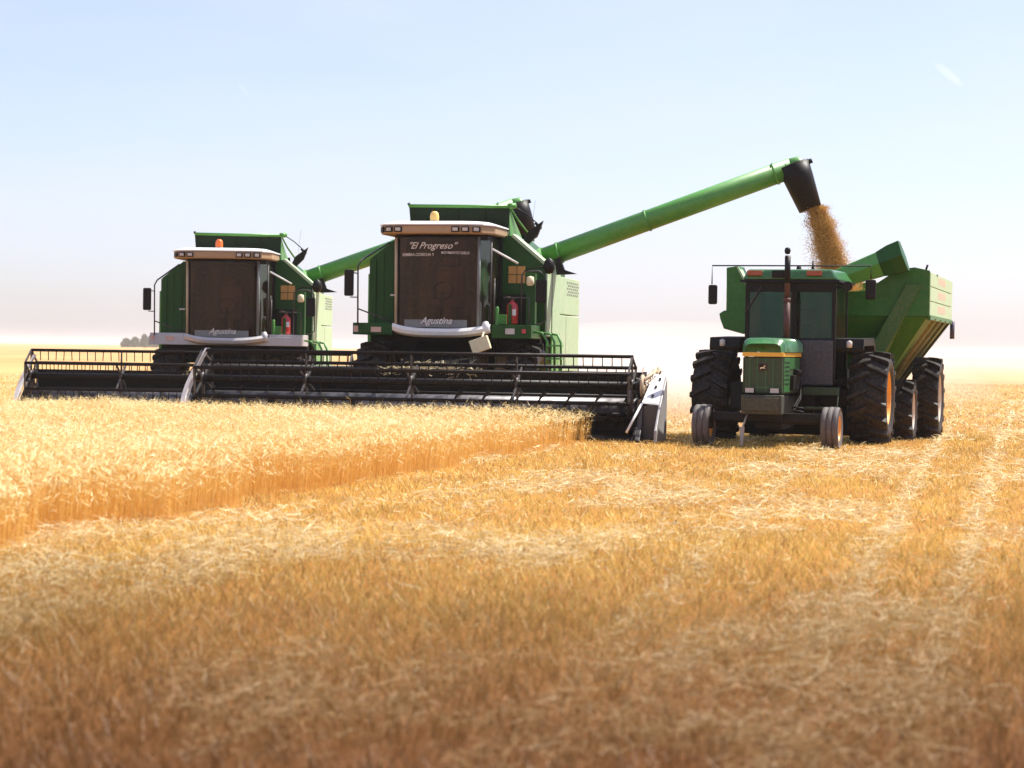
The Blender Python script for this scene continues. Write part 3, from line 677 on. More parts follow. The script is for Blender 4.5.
    b.hexa([(q + 0.0, -3.9, 0.12), (q + 0.16, -3.9, 0.12), (q + 0.16, -3.5, 0.12), (q + 0.0, -3.5, 0.12), (q + 0.08, -3.7, 0.30), (q + 0.16, -3.7, 0.30), (q + 0.16, -3.5, 0.74), (q + 0.12, -3.5, 0.74)])
    b.build('shield_box', M['grey'], hd, 0.01)
    b = MB(); b.tube([(q + 0.14, -3.53, 0.74), (q - 0.05, -3.95, 0.26)], 0.022, 6); b.build('shield_edge', M['white'], hd)
    for sx_, sy_ in ((0.30, -3.35), (0.32, -3.1), (0.36, -2.88)):
        zz = 0.77 + (sy_ + 3.5) * 0.60 + 0.012
        b = MB(); b.box(q + sx_ - 0.02, q + sx_ + 0.02, sy_ - 0.04, sy_ + 0.04, zz - 0.004, zz + 0.004, Matrix.Rotation(R(31), 3, 'X'))
        b.build('slot', M['black'], hd)
    # reel drive: pulleys, chain case, chaff on it
    b = MB()
    b.lathex([(0, 0.001), (0, 0.20), (0.04, 0.20), (0.04, 0.001)], q + 0.06, cy, cz, 20)
    b.lathex([(0, 0.001), (0, 0.13), (0.05, 0.13), (0.05, 0.001)], q + 0.10, -2.6, 0.75, 16)
    b.tube([(q + 0.10, cy, cz + 0.1), (q + 0.16, -2.6, 1.22), (q + 0.22, -2.3, 1.3)], 0.035, 6)
    b.tube([(q + 0.10, cy - 0.1, cz - 0.1), (q + 0.13, -2.7, 0.62)], 0.03, 6)
    b.tube([(q + 0.16, -2.5, 0.6), (q + 0.26, -2.3, 1.35)], 0.03, 6); b.tube([(q + 0.05, -2.9, 0.9), (q + 0.34, -2.6, 1.12)], 0.028, 6)
    for _ in range(90):
        x = q + random.uniform(.04, .32); y = random.uniform(-3.1, -2.4); z = random.uniform(.7, 1.25); a = random.uniform(0, 6.28); l = random.uniform(.06, .2)
        b.tube([(x, y, z), (x + l * math.cos(a) * .6, y + l * .3, z + l * math.sin(a))], 0.009, 3, False)
    b.build('reel_drive', M['beige'], hd)
    # extinguisher: strapped on the platform (carried, a thing of its own)
    ca, sa = math.cos(yaw), math.sin(yaw)
    ex = thing('fire_extinguisher', 'red fire extinguisher on the cab platform of the ' + ('nearer combine' if first else 'farther, left combine'), 'fire extinguisher',
               (X + 1.33 * ca - 0.28 * sa, Y + 1.33 * sa + 0.28 * ca, Z + 2.112), yaw)
    b = MB(); b.lathez([(0.001, 0.0), (0.10, 0.0), (0.112, 0.03), (0.112, 0.34), (0.09, 0.40), (0.04, 0.43), (0.035, 0.46)], 0, 0, 18); b.build('cylinder', M['red'], ex)
    b = MB(); b.lathez([(0.035, 0.45), (0.045, 0.49), (0.03, 0.52), (0.001, 0.52)], 0, 0, 10); b.tube([(0, 0, 0.5), (-0.12, -0.03, 0.54)], 0.014, 6); b.build('valve', M['stack'], ex)
    b = MB(); b.box(0.02, 0.09, -0.118, -0.104, 0.17, 0.29); b.build('tag', M['white'], ex)
    return t

P1 = (-1.37, 38.5, -0.08, R(-12)); P2 = (-6.58, 46.0, -0.29, R(-2))
combine('nearer green combine with white lettering on its windscreen, unloading grain into the cart', *P1, True)
combine('farther green combine on the left with an orange beacon and silver front beam', *P2, False)

# ------------------------------------------------------------------ tractor
def tractor():
    t = thing('tractor', 'green row-crop tractor with a tall rusty exhaust pulling the grain cart', 'tractor', (5.0, 35.5, -0.01), R(-17))
    K = M['black']; G = M['green']
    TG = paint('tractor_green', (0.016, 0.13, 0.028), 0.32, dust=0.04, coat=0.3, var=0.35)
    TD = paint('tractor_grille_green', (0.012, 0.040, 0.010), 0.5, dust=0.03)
    for sx in (-1, 1):
        wheel(t, sx * 1.38, 0.0, 0.81, 0.66, sx, M['rim_orange'], 20)
        wheel(t, sx * 1.06, -2.7, 0.35, 0.29, sx, M['rim_orange'], 0, True, M['rubber_grey'])
    b = MB(); b.box(-1.05, 1.05, -0.14, 0.14, 0.66, 0.96); b.build('rear_axle', K, t, 0.02)
    b = MB(); b.box(-0.92, 0.92, -2.80, -2.60, 0.44, 0.58); b.tube([(-0.95, -2.7, 0.30), (-0.95, -2.7, 0.68)], 0.05, 8); b.tube([(0.95, -2.7, 0.30), (0.95, -2.7, 0.68)], 0.05, 8)
    b.tube([(-0.9, -2.5, 0.42), (0.9, -2.5, 0.42)], 0.022, 6); b.tube([(-0.20, -2.9, 0.5), (-0.22, -3.0, 0.08)], 0.025, 6) if False else None
    b.build('front_axle', K, t, 0.012)
    b = MB(); b.box(-0.30, 0.28, -2.9, 0.5, 0.48, 0.86); b.box(-0.24, 0.22, -2.5, -1.2, 0.30, 1.3); b.box(-0.5, 0.5, -0.9, 0.5, 0.34, 1.15); b.box(-0.9, 0.9, 0.30, 0.62, 0.40, 1.30); b.box(-1.0, 1.0, 0.62, 0.75, 0.10, 0.60); b.build('chassis', K, t, 0.02)  # wide low rear boxes added to darken the gap under the tractor
    # hood: body (dark front), top shell rounded
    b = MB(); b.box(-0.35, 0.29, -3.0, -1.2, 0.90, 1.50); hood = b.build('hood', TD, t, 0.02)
    b = MB(); n = 10; secs = []
    for y, sh in ((-3.03, 0.05), (-2.98, 0.0), (-2.85, -0.02), (-1.15, -0.02)):
        sec = []
        for i in range(n + 1):
            a = math.pi * i / n; e = 0.35
            cx = math.copysign(abs(math.cos(a)) ** e, math.cos(a)); cz_ = abs(math.sin(a)) ** 0.6
            sec.append((-0.03 - cx * (0.345 - sh), y, 1.585 + cz_ * (0.205 - sh * 1.4)))
        secs.append([(sec[0][0], y, 1.58)] + sec + [(sec[-1][0], y, 1.58)])
    m = len(secs[0]); vs = [p for s_ in secs for p in s_]
    fs = [(j * m + i, j * m + i + 1, (j + 1) * m + i + 1, (j + 1) * m + i) for j in range(3) for i in range(m - 1)] + [tuple(range(m)), tuple(range(4 * m - 1, 3 * m - 1, -1))]
    b.add(vs, fs, True); b.build('hood_top', TG, hood)
    b = MB(); b.box(-0.37, 0.31, -3.035, -1.15, 1.505, 1.575); b.build('yellow_stripe', M['yellow'], hood, 0.008)
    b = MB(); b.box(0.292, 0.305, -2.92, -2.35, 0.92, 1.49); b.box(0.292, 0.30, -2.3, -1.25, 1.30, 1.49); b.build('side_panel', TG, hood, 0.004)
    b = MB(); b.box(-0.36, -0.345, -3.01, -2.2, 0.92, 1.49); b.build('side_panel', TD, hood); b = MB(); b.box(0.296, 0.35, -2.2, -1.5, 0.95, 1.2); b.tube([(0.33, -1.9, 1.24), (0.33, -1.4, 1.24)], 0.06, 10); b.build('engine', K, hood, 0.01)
    b = MB()
    for x in (-0.25, -0.13, 0.01, 0.13): b.box(x, x + 0.012, -3.008, -3.0, 0.95, 1.48)
    b.box(-0.34, 0.28, -3.010, -3.0, 0.99, 1.005)
    b.build('grille', TG, hood)
    # badge: dark plate, red border, leaping deer
    b = MB(); b.box(-0.105, 0.035, -3.022, -3.010, 1.275, 1.395); bd = b.build('badge', M['stack'], hood, 0.006)
    b = MB(); b.box(-0.09, 0.02, -3.026, -3.0225, 1.287, 1.383); b.build('badge_field', K, bd)
    deer = [(-0.08, 1.315), (-0.062, 1.33), (-0.03, 1.332), (-0.01, 1.345), (0.002, 1.362), (0.010, 1.362), (0.014, 1.352), (0.006, 1.345), (0.0, 1.33), (-0.008, 1.320), (0.012, 1.305), (0.008, 1.301), (-0.016, 1.312), (-0.05, 1.312), (-0.07, 1.296), (-0.076, 1.298), (-0.066, 1.312)]
    b = MB(); b.prism(deer, -3.030, -3.0265)
    for dx, dzz in ((-0.03, 0.012), (-0.015, 0.018), (-0.04, 0.004)): b.add([(0.0, -3.029, 1.362), (0.003, -3.029, 1.359), (dx, -3.029, 1.366 + dzz)], [(0, 1, 2)])
    b.build('badge_deer', M['cream'], bd)
    for x in (-0.24, 0.17):
        b = MB(); b.box(x - 0.085, x + 0.085, -3.04, -2.99, 0.905, 1.0); hl = b.build('headlight', K, hood, 0.008)
        b = MB(); b.box(x - 0.07, x + 0.07, -3.048, -3.041, 0.915, 0.99); b.build('lens', M['lens'], hl)
    b = MB(); b.box(-0.34, 0.32, -3.25, -2.95, 0.57, 0.88); b.box(-0.30, 0.28, -3.28, -3.25, 0.62, 0.84)
    b.build('front_weight', paint('weight_dark', (0.018, 0.024, 0.012), 0.5, dust=0.06), t, 0.02)
    b = MB(); b.hexa([(-0.33, -3.27, 0.05), (-0.30, -3.27, 0.05), (-0.30, -3.25, 0.05), (-0.33, -3.25, 0.05), (-0.36, -3.27, 0.36), (-0.27, -3.27, 0.36), (-0.27, -3.25, 0.36), (-0.36, -3.25, 0.36)])
    b.tube([(-0.31, -3.25, 0.34), (-0.25, -3.1, 0.6)], 0.015, 5)
    b.build('hanging_tag', M['dull'], t)
    b = MB()
    for zz in (1.05, 1.12, 1.19, 1.26, 1.33, 1.40): b.box(0.3055, 0.310, -2.85, -2.42, zz, zz + 0.02)
    b.build('side_louvre', K, hood)
    for dz in (0.0, 0.06):
        b = MB(); b.tube([(0.33, -1.3, 1.0 + dz), (0.42, -1.9, 0.80 + dz), (0.40, -2.5, 0.62 + dz), (0.6, -2.7, 0.60 + dz)], 0.014, 6); b.build('steering_hose', K, t)
    # exhaust
    b = MB(); b.tube([(0.12, -1.62, 1.72), (0.12, -1.62, 2.45)], 0.055, 12); b.tube([(0.12, -1.62, 2.45), (0.12, -1.62, 3.22)], 0.046, 12); b.tube([(0.12, -1.62, 2.44), (0.12, -1.62, 2.50)], 0.062, 12)
    ex = b.build('exhaust', M['stack'], t)
    b = MB(); b.lathez([(0.001, 3.36), (0.04, 3.35), (0.055, 3.30), (0.04, 3.25), (0.001, 3.24)], 0.115, -1.62, 12); b.tube([(0.12, -1.62, 2.75), (0.12, -1.62, 3.2)], 0.05, 12); b.build('rain_cap', K, ex)
    # cab
    xl, xr, yf, yb = -0.66, 0.84, -1.05, 0.45
    b = MB(); r_ = 0.035
    for x, y in ((xl, yf), (xr, yf), (xl, yb), (xr, yb)): b.box(x - r_, x + r_, y - r_, y + r_, 1.10, 2.84)
    b.box(0.10, 0.20, yf - 0.03, yf + 0.03, 1.80, 2.80); b.box(xl, xr, yf - 0.03, yf + 0.02, 1.74, 1.83); b.box(xl, xr, yf - 0.03, yf + 0.02, 2.62, 2.84)
    b.box(xr - .02, xr + .02, yf, yb, 1.70, 1.80); b.box(xl - .02, xl + .02, yf, yb, 1.70, 1.80)
    b.box(xl, xr, yf, yb, 1.05, 1.12); b.box(xl, xr, yb - .02, yb + .02, 1.1, 1.80)
    cab = b.build('cab', K, t, 0.01)
    for x0_, x1_ in ((xl + .04, 0.10), (0.20, xr - .04)):
        b = MB(); b.box(x0_, x1_, yf - 0.006, yf, 1.83, 2.62); b.build('windscreen', M['glass_teal'], cab)
    for xx in (xr + .021, xl - .026):
        b = MB(); b.box(xx, xx + .005, yf + .05, yb - .05, 1.80, 2.80); b.build('side_window', M['glass_teal'], cab)
    b = MB(); b.box(xl + .04, xr - .04, yb, yb + .005, 1.83, 2.78); b.build('rear_window', M['glass_teal'], cab)
    b = MB(); b.box(-0.14, 0.34, -0.20, 0.25, 1.62, 1.76); b.box(-0.14, 0.34, 0.18, 0.28, 1.76, 2.35); b.build('seat', K, cab, 0.03)
    b = MB(); ring = [(0.30 + 0.18 * math.cos(a), -0.60 + 0.09 * math.sin(a), 1.96 + 0.15 * math.sin(a)) for a in [2 * math.pi * k / 20 for k in range(21)]]
    b.tube(ring, 0.014, 6); b.tube([(0.30, -0.60, 1.96), (0.30, -0.85, 1.2)], 0.03, 6); b.box(0.18, 0.45, -0.95, -0.75, 1.70, 1.92); b.build('steering_wheel', M['plasticblue'], cab)
    b = MB(); b.hexa([(-0.74, -1.14, 2.83), (0.90, -1.14, 2.83), (0.95, 0.55, 2.83), (-0.76, 0.55, 2.83), (-0.66, -1.08, 3.01), (0.80, -1.08, 3.01), (0.82, 0.45, 3.03), (-0.66, 0.45, 3.03)])
    b.box(-0.58, -0.36, -1.12, -1.0, 2.86, 2.99); roof = b.build('cab_roof', TG, t, 0.035)
    b = MB(); b.hexa([(-0.78, -1.17, 2.79), (0.94, -1.17, 2.79), (0.99, 0.56, 2.79), (-0.80, 0.56, 2.79), (-0.77, -1.16, 2.828), (0.93, -1.16, 2.828), (0.98, 0.56, 2.828), (-0.79, 0.56, 2.828)]); b.build('roof_visor', K, roof)
    for x in (-0.53, 0.50):
        b = MB(); b.box(x - 0.13, x + 0.13, -1.165, -1.09, 2.90, 2.985); b.build('roof_lamp', M['lamp_red'], roof, 0.012)
    b = MB(); b.box(-0.22, 0.02, -1.18, -1.09, 2.86, 2.99); b.build('roof_vent', K, roof, 0.01)
    b = MB(); b.lathez([(0.03, 3.02), (0.015, 3.08), (0.012, 3.16), (0.001, 3.17)], 0.44, -0.9, 8); b.lathez([(0.05, 3.02), (0.03, 3.08), (0.001, 3.09)], 0.2, -0.9, 8); b.build('aerial_stub', K, roof)
    b = MB(); b.tube([(-0.70, -1.1, 2.25), (-0.40, -1.12, 2.72)], 0.010, 5); b.build('wiper', M['grey'], cab)
    # door panel / tank below the right window, steps
    b = MB(); b.box(0.28, 0.84, -1.10, -1.06, 1.02, 1.80); b.build('door_panel', paint('dark_blue_grey_panel', (0.028, 0.032, 0.05), 0.35, dust=0.06), t, 0.02)
    b = MB(); b.box(0.36, 0.95, -1.5, -1.05, 0.62, 0.66); b.box(0.36, 0.95, -1.3, -1.05, 0.86, 0.99); b.tube([(0.95, -1.3, 0.62), (0.95, -1.1, 1.0)], 0.015, 6); b.build('step', TD, t, 0.01)
    b = MB(); b.box(-0.95, -0.70, -1.0, -0.3, 0.55, 1.05); b.build('fuel_tank', K, t, 0.04)
    for sx in (-1, 1):
        b = MB(); b.prismx([(-0.95, 1.66), (-0.90, 1.83), (0.6, 1.86), (0.85, 1.6), (0.8, 1.56), (0.55, 1.72), (-0.85, 1.70), (-0.92, 1.60)], min(sx * 0.80, sx * 1.34) , max(sx * 0.80, sx * 1.34))
        fd = b.build('fender', K, t, 0.012)
        b = MB(); b.lathez([(0.001, 1.80), (0.05, 1.78), (0.05, 1.68), (0.001, 1.67)], sx * 1.10, -0.99, 10); b.build('fender_lamp', M['lens'], fd)
    # mirror bar across the roof
    b = MB(); b.tube([(-1.30, -1.0, 2.75), (-1.30, -1.0, 3.075), (1.45, -1.0, 3.075), (1.45, -1.0, 2.85)], 0.012, 6); mbar = b.build('mirror_bar', K, t)
    b = MB(); b.box(-1.36, -1.20, -1.04, -0.98, 2.40, 2.74); b.build('mirror', K, mbar, 0.045)
    b = MB(); b.box(1.36, 1.54, -1.04, -0.98, 2.50, 2.84); b.build('mirror', K, mbar, 0.045)
    b = MB(); b.tube([(0.86, -1.06, 2.70), (1.10, -1.1, 2.72)], 0.02, 6); b.tube([(1.08, -1.18, 2.72), (1.08, -1.02, 2.72)], [0.085, 0.05], 12); b.build('work_light', K, cab)
    return t
tractor()

# ------------------------------------------------------------------ grain cart
def cart():
    t = thing('grain_cart', 'green grain cart with pale side boards behind the tractor', 'grain cart', (5.8, 37.05, -0.10), R(-17))
    G = M['green_cart']; K = M['black']
    L_ = 4.9
    # hopper slopes (thick inverted pyramid shell)
    top = [(-1.84, 0.0, 2.36), (1.84, 0.0, 2.36), (1.84, L_, 2.36), (-1.84, L_, 2.36)]
    bot = [(-0.55, 1.05, 0.80), (0.75, 1.05, 0.80), (0.75, 4.0, 0.80), (-0.55, 4.0, 0.80)]
    ti = [(x * 0.98, y + (0.03 if y == 0 else -0.03), z) for x, y, z in top]; bi = [(x * 0.94, y + (0.03 if y < 2 else -0.03), z + 0.03) for x, y, z in bot]
    b = MB(); vs = top + bot + ti + bi
    fs = [(i, (i + 1) % 4, 4 + (i + 1) % 4, 4 + i)[::-1] for i in range(4)] + [(8 + i, 8 + (i + 1) % 4, 12 + (i + 1) % 4, 12 + i) for i in range(4)] + [(4, 5, 6, 7), (12, 13, 14, 15)] + [(i, (i + 1) % 4, 8 + (i + 1) % 4, 8 + i) for i in range(4)]
    b.add(vs, fs)
    hop = b.build('hopper', G, t)
    # front board with lower middle and raised corners
    b = MB(); b.prism([(-1.86, 2.365), (-1.88, 3.24), (-1.70, 3.27), (-1.42, 2.76), (0.70, 2.82), (1.30, 3.22), (1.60, 3.26), (1.875, 3.20), (1.875, 2.365)], -0.02, 0.02)
    b.build('front_board', G, t, 0.006)
    b = MB(); b.hexa([(0.30, -0.02, 0.75), (0.62, -0.02, 0.75), (0.62, 0.9, 0.75), (0.3, 0.9, 0.75), (1.45, -0.07, 2.95), (1.74, -0.07, 2.95), (1.74, -0.022, 2.95), (1.45, -0.022, 2.95)])
    b.build('frame_rail', paint('cart_rail_green', (0.025, 0.12, 0.012), 0.5, dust=0.08), t, 0.01)
    # pale corner edge on the left and bracket plate
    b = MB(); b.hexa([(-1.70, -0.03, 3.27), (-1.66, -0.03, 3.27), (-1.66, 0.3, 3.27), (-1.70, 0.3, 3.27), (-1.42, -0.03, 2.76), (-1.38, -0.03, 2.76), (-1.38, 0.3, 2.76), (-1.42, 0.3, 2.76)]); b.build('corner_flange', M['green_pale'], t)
    b = MB(); b.prism([(-1.90, 2.44), (-1.99, 2.38), (-1.97, 2.28), (-1.90, 2.10), (-1.52, 2.0), (-1.40, 2.1), (-1.40, 2.44)], -0.10, -0.055); b.build('bracket_plate', G, t, 0.01)
    b = MB(); b.prism([(-1.66, 3.28), (-1.88, 3.25), (-1.88, 2.44), (-1.43, 2.44), (-1.43, 2.78)], 0.021, 0.6); b.build('corner_gusset', G, t, 0.01)
    # side boards: three pale planks each side, rear board
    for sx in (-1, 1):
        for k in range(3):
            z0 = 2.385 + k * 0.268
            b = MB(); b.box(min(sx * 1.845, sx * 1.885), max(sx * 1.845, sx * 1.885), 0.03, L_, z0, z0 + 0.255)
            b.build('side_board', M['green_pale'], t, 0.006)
    b = MB()
    for k in range(3):
        z0 = 2.42 + k * 0.268
        for i in range(5): b.box(1.8855, 1.8875, 1.7 + i * 0.32, 1.9 + i * 0.32, z0 + 0.04, z0 + 0.17)
    b.build('faded_mark', M['faded_red'], t)
    b = MB(); b.box(-1.84, 1.84, L_ - 0.04, L_, 2.37, 3.15); b.build('rear_board', G, t)
    # ribs down the right and left slopes
    for sx in (-1, 1):
        for y in (0.9, 2.0, 3.1, 4.2):
            f = 1.05 + (4.0 - 1.05) * y / L_
            bx = 0.75 if sx > 0 else -0.55
            b = MB(); b.hexa([(sx * 1.84, y - 0.04, 2.30), (sx * 1.93, y - 0.04, 2.34), (sx * 1.93, y + 0.04, 2.34), (sx * 1.84, y + 0.04, 2.30),
                              (bx, f - 0.04, 0.82), (bx + sx * 0.09, f - 0.04, 0.80), (bx + sx * 0.09, f + 0.04, 0.80), (bx, f + 0.04, 0.82)])
            b.build('rib', paint('rib_lit_dusty_green', (0.12, 0.11, 0.025), 0.5, dust=0.15), hop)  # tan highlight on the ribs put into their colour, under a dust film
    b = MB(); b.box(1.84, 1.90, 0.0, L_ + 0.02, 2.30, 2.38); b.build('top_rail', M['green_cart'], t, 0.006)
    # folded unloading auger over the front
    a0 = Vector((-0.35, -0.42, 2.80)); a1 = Vector((1.42, -0.42, 3.44))
    b = MB(); b.tube([a0, a1], [0.15, 0.29], 6); b.sm = [False] * len(b.f); au = b.build('cart_auger', M['green_mid'], t, 0.02)
    d = (a1 - a0).normalized()
    b = MB(); b.tube([a1 - d * 0.42, a1 - d * 0.20, a1 + d * 0.03], [0.262, 0.315, 0.33], 6); b.sm = [False] * len(b.f); b.build('auger_hood', M['green'], au, 0.01)
    b = MB(); b.prism([(-0.02, 2.98), (0.02, 3.20), (0.10, 3.16), (0.22, 3.06)], -0.50, -0.44); b.build('auger_tab', M['green_mid'], au)
    # grain in the cart
    b = MB(); n = 18; vs = []; 
    for j in range(n + 1):
        for i in range(n + 1):
            x = -1.80 + 3.60 * i / n; y = 0.06 + (L_ - 0.12) * j / n
            z = 2.42 + 0.42 * math.exp(-((x - 0.25) ** 2 + (y - 2.1) ** 2) / 1.3) + 0.01 * math.sin(i * 3.1 + j * 1.7)
            vs.append((x, y, z))
    b.add(vs, [(j * (n + 1) + i, j * (n + 1) + i + 1, (j + 1) * (n + 1) + i + 1, (j + 1) * (n + 1) + i) for j in range(n) for i in range(n)], True)
    go = b.build('grain_heap', M['grain']); go.location = (5.8, 37.05, -0.10); go.rotation_euler = (0, 0, R(-17)); tag(go, 'heap of golden grain lying inside the grain cart', 'grain', kind='stuff')
    # chassis, axle, drawbar, lights
    b = MB(); b.box(-0.7, 0.85, 0.3, 4.5, 0.62, 0.78); b.box(-1.5, 1.5, 2.92, 3.08, 0.70, 0.86); b.box(-1.2, 1.3, 0.95, 1.05, 0.5, 0.64); b.box(-0.15, 0.20, -1.4, 0.4, 0.44, 0.60)
    b.build('chassis', K, t, 0.012)
    for sx in (-1, 1):
        wheel(t, sx * 1.34, 1.0, 0.60, 0.42, sx, M['rim_pale'], 18)
        wheel(t, sx * 1.60, 3.0, 0.81, 0.52, sx, M['rim_pale'], 20)
    b = MB(); b.tube([(1.90, L_ - 0.05, 2.0), (1.90, L_ - 0.05, 2.36)], 0.05, 8); b.build('tail_light', M['plasticblue'], t)
    b = MB(); b.tube([(1.65, 1.2, 3.14), (1.72, 1.2, 3.36)], 0.02, 6); b.tube([(1.6, 1.2, 3.2), (1.9, 1.3, 3.16)], 0.02, 5); b.build('tarp_hook', K, t)
    return t
cart()

# ------------------------------------------------------------------ numpy ribbons for crop, stubble and straw
class Rib:
    def __init__(s): s.v = []; s.t = []; s.m = []
    def add(s, p0, p1, w0, w1, side, tint, mi=0):
        n = len(p0); w0 = np.broadcast_to(np.asarray(w0, float), (n,))[:, None]; w1 = np.broadcast_to(np.asarray(w1, float), (n,))[:, None]
        q = np.stack([p0 - side * w0, p0 + side * w0, p1 + side * w1, p1 - side * w1], 1)
        s.v.append(q.reshape(-1, 3)); s.t.append(np.repeat(tint, 4)); s.m.append(np.full(n, mi))
    def build(s, name, mats):
        v = np.concatenate(s.v).astype(np.float32); tt = np.concatenate(s.t).astype(np.float32); mi = np.concatenate(s.m).astype(np.int32)
        n = len(v); nf = n // 4; me = bpy.data.meshes.new(name)
        me.vertices.add(n); me.vertices.foreach_set('co', v.ravel())
        me.loops.add(n); me.loops.foreach_set('vertex_index', np.arange(n, dtype=np.int32))
        me.polygons.add(nf); me.polygons.foreach_set('loop_start', np.arange(0, n, 4, dtype=np.int32)); me.polygons.foreach_set('loop_total', np.full(nf, 4, dtype=np.int32))
        for m in mats: me.materials.append(m)
        me.polygons.foreach_set('material_index', mi)
        a = me.attributes.new('tint', 'FLOAT', 'POINT'); a.data.foreach_set('value', tt)
        me.update(calc_edges=True)
        o = bpy.data.objects.new(name, me); C.objects.link(o); return o

def vnoise(x, y, seed):                                   # smooth value noise
    r = np.random.default_rng(seed); T = r.random((256, 256))
    xi = np.floor(x).astype(int); yi = np.floor(y).astype(int); fx = x - xi; fy = y - yi
    fx = fx * fx * (3 - 2 * fx); fy = fy * fy * (3 - 2 * fy)
    g = lambda a, b_: T[a % 256, b_ % 256]
    return (g(xi, yi) * (1 - fx) + g(xi + 1, yi) * fx) * (1 - fy) + (g(xi, yi + 1) * (1 - fx) + g(xi + 1, yi + 1) * fx) * fy

def local(P, x, y):
    X, Y, _, a = P; c, s = math.cos(a), math.sin(a)
    return (x - X) * c + (y - Y) * s, -(x - X) * s + (y - Y) * c
def edge_x(y): return -3.85 + (y - 15.0) * 0.273
def is_wheat(x, y):
    wob = (vnoise(y * 0.9, y * 0 + 3.3, 5) - 0.5) * 0.5 + (vnoise(y * 3.1, x * 2.0, 6) - 0.5) * 0.35
    w_ = x < edge_x(y) + wob * smooth((36 - y) / 6)
    lx, ly = local(P1, x, y); w_ &= ~((ly > -3.62) & (lx > -4.02))
    lx, ly = local(P2, x, y); w_ &= ~((ly > -3.62) & (lx > -4.02))
    return w_

def scatter(y0, y1, dens, margin=3.0):
    """random points over the strip the camera can see between two distances"""
    wmax = 0.256 * y1 + margin; n = int(dens * 2 * wmax * (y1 - y0))
    x = rng.uniform(-wmax, wmax, n); y = rng.uniform(y0, y1, n)
    k = np.abs(x) < 0.262 * y + margin; return x[k], y[k]

# standing wheat
rb = Rib()
tot = 0
for (y0, y1, d_) in ((8, 14, 360), (14, 20, 420), (20, 28, 360), (28, 36, 290), (36, 44, 150), (44, 60, 60), (60, 85, 30)):
    x, y = scatter(y0, y1, d_, 2.5)
    k = is_wheat(x, y); x, y = x[k], y[k]; n = len(x); tot += n
    if n == 0: continue
    z = gz(x, y); far = 1.0 + max(0, (y0 - 28) / 30)
    hh = 0.50 + 0.09 * (vnoise(x * 0.7, y * 0.5, 2) - 0.5) + rng.normal(0, 0.04, n)
    hh *= 0.86 if y0 >= 36 else 1.0
    din = edge_x(y) - x; hh *= 0.84 + 0.16 * smooth(din / 0.9)
    hh = np.where(rng.random(n) < 0.28, hh * rng.uniform(0.45, 0.85, n), hh)
    az = rng.uniform(0, 2 * np.pi, n); wind = np.stack([np.full(n, 0.10), np.full(n, -0.03)], 1)
    lean = np.stack([np.cos(az), np.sin(az)], 1) * rng.uniform(0.02, 0.14, n)[:, None] * hh[:, None] + wind * hh[:, None]
    p0 = np.stack([x, y, z], 1); pm = p0 + np.stack([lean[:, 0] * .4, lean[:, 1] * .4, hh * 0.55], 1); p1 = p0 + np.stack([lean[:, 0], lean[:, 1], hh], 1)
    sa = rng.uniform(0, np.pi, n); side = np.stack([np.cos(sa), np.sin(sa), np.zeros(n)], 1); side2 = np.stack([-np.sin(sa), np.cos(sa), np.zeros(n)], 1)
    tint = rng.random(n) * 0.7 + 0.3 * vnoise(x * 1.1, y * 0.6, 9)
    rb.add(p0, pm, 0.0024 * far, 0.0021 * far, side, tint, 0); rb.add(pm, p1, 0.0021 * far, 0.0017 * far, side, tint, 0)
    # ear: nods over
    nod = np.stack([np.cos(az), np.sin(az), rng.uniform(-0.7, 0.9, n)], 1); nod /= np.linalg.norm(nod, axis=1)[:, None]
    el = rng.uniform(0.05, 0.085, n)[:, None]; p2 = p1 + nod * el * 0.45; p3 = p2 + (nod + np.array([0, 0, -0.35])) * el * 0.6
    for sd_ in (side, side2 * 0.6 + np.array([0, 0, 0.6])):
        rb.add(p1, p2, 0.003 * far, 0.0056 * far, sd_, tint, 1); rb.add(p2, p3, 0.0056 * far, 0.0015 * far, sd_, tint, 1)
    for _ in range(3):
        dv = nod + rng.normal(0, 0.33, (n, 3)); rb.add(p2, p2 + dv * 0.085, 0.0016 * far, 0.0003, side, tint, 1)
    lf = rng.random(n) < 0.6; m_ = lf.sum()
    a2 = rng.uniform(0, 2 * np.pi, m_); dl = np.stack([np.cos(a2) * 0.10, np.sin(a2) * 0.10, rng.uniform(-0.10, 0.08, m_)], 1)
    rb.add(pm[lf], pm[lf] + dl, 0.004 * far, 0.001, side[lf], tint[lf], 0)
o = rb.build('standing_wheat', [M['wheat_stem'], M['wheat_head']]); tag(o, 'ripened golden standing wheat in front of the headers', 'wheat', kind='stuff')
print('wheat', tot)

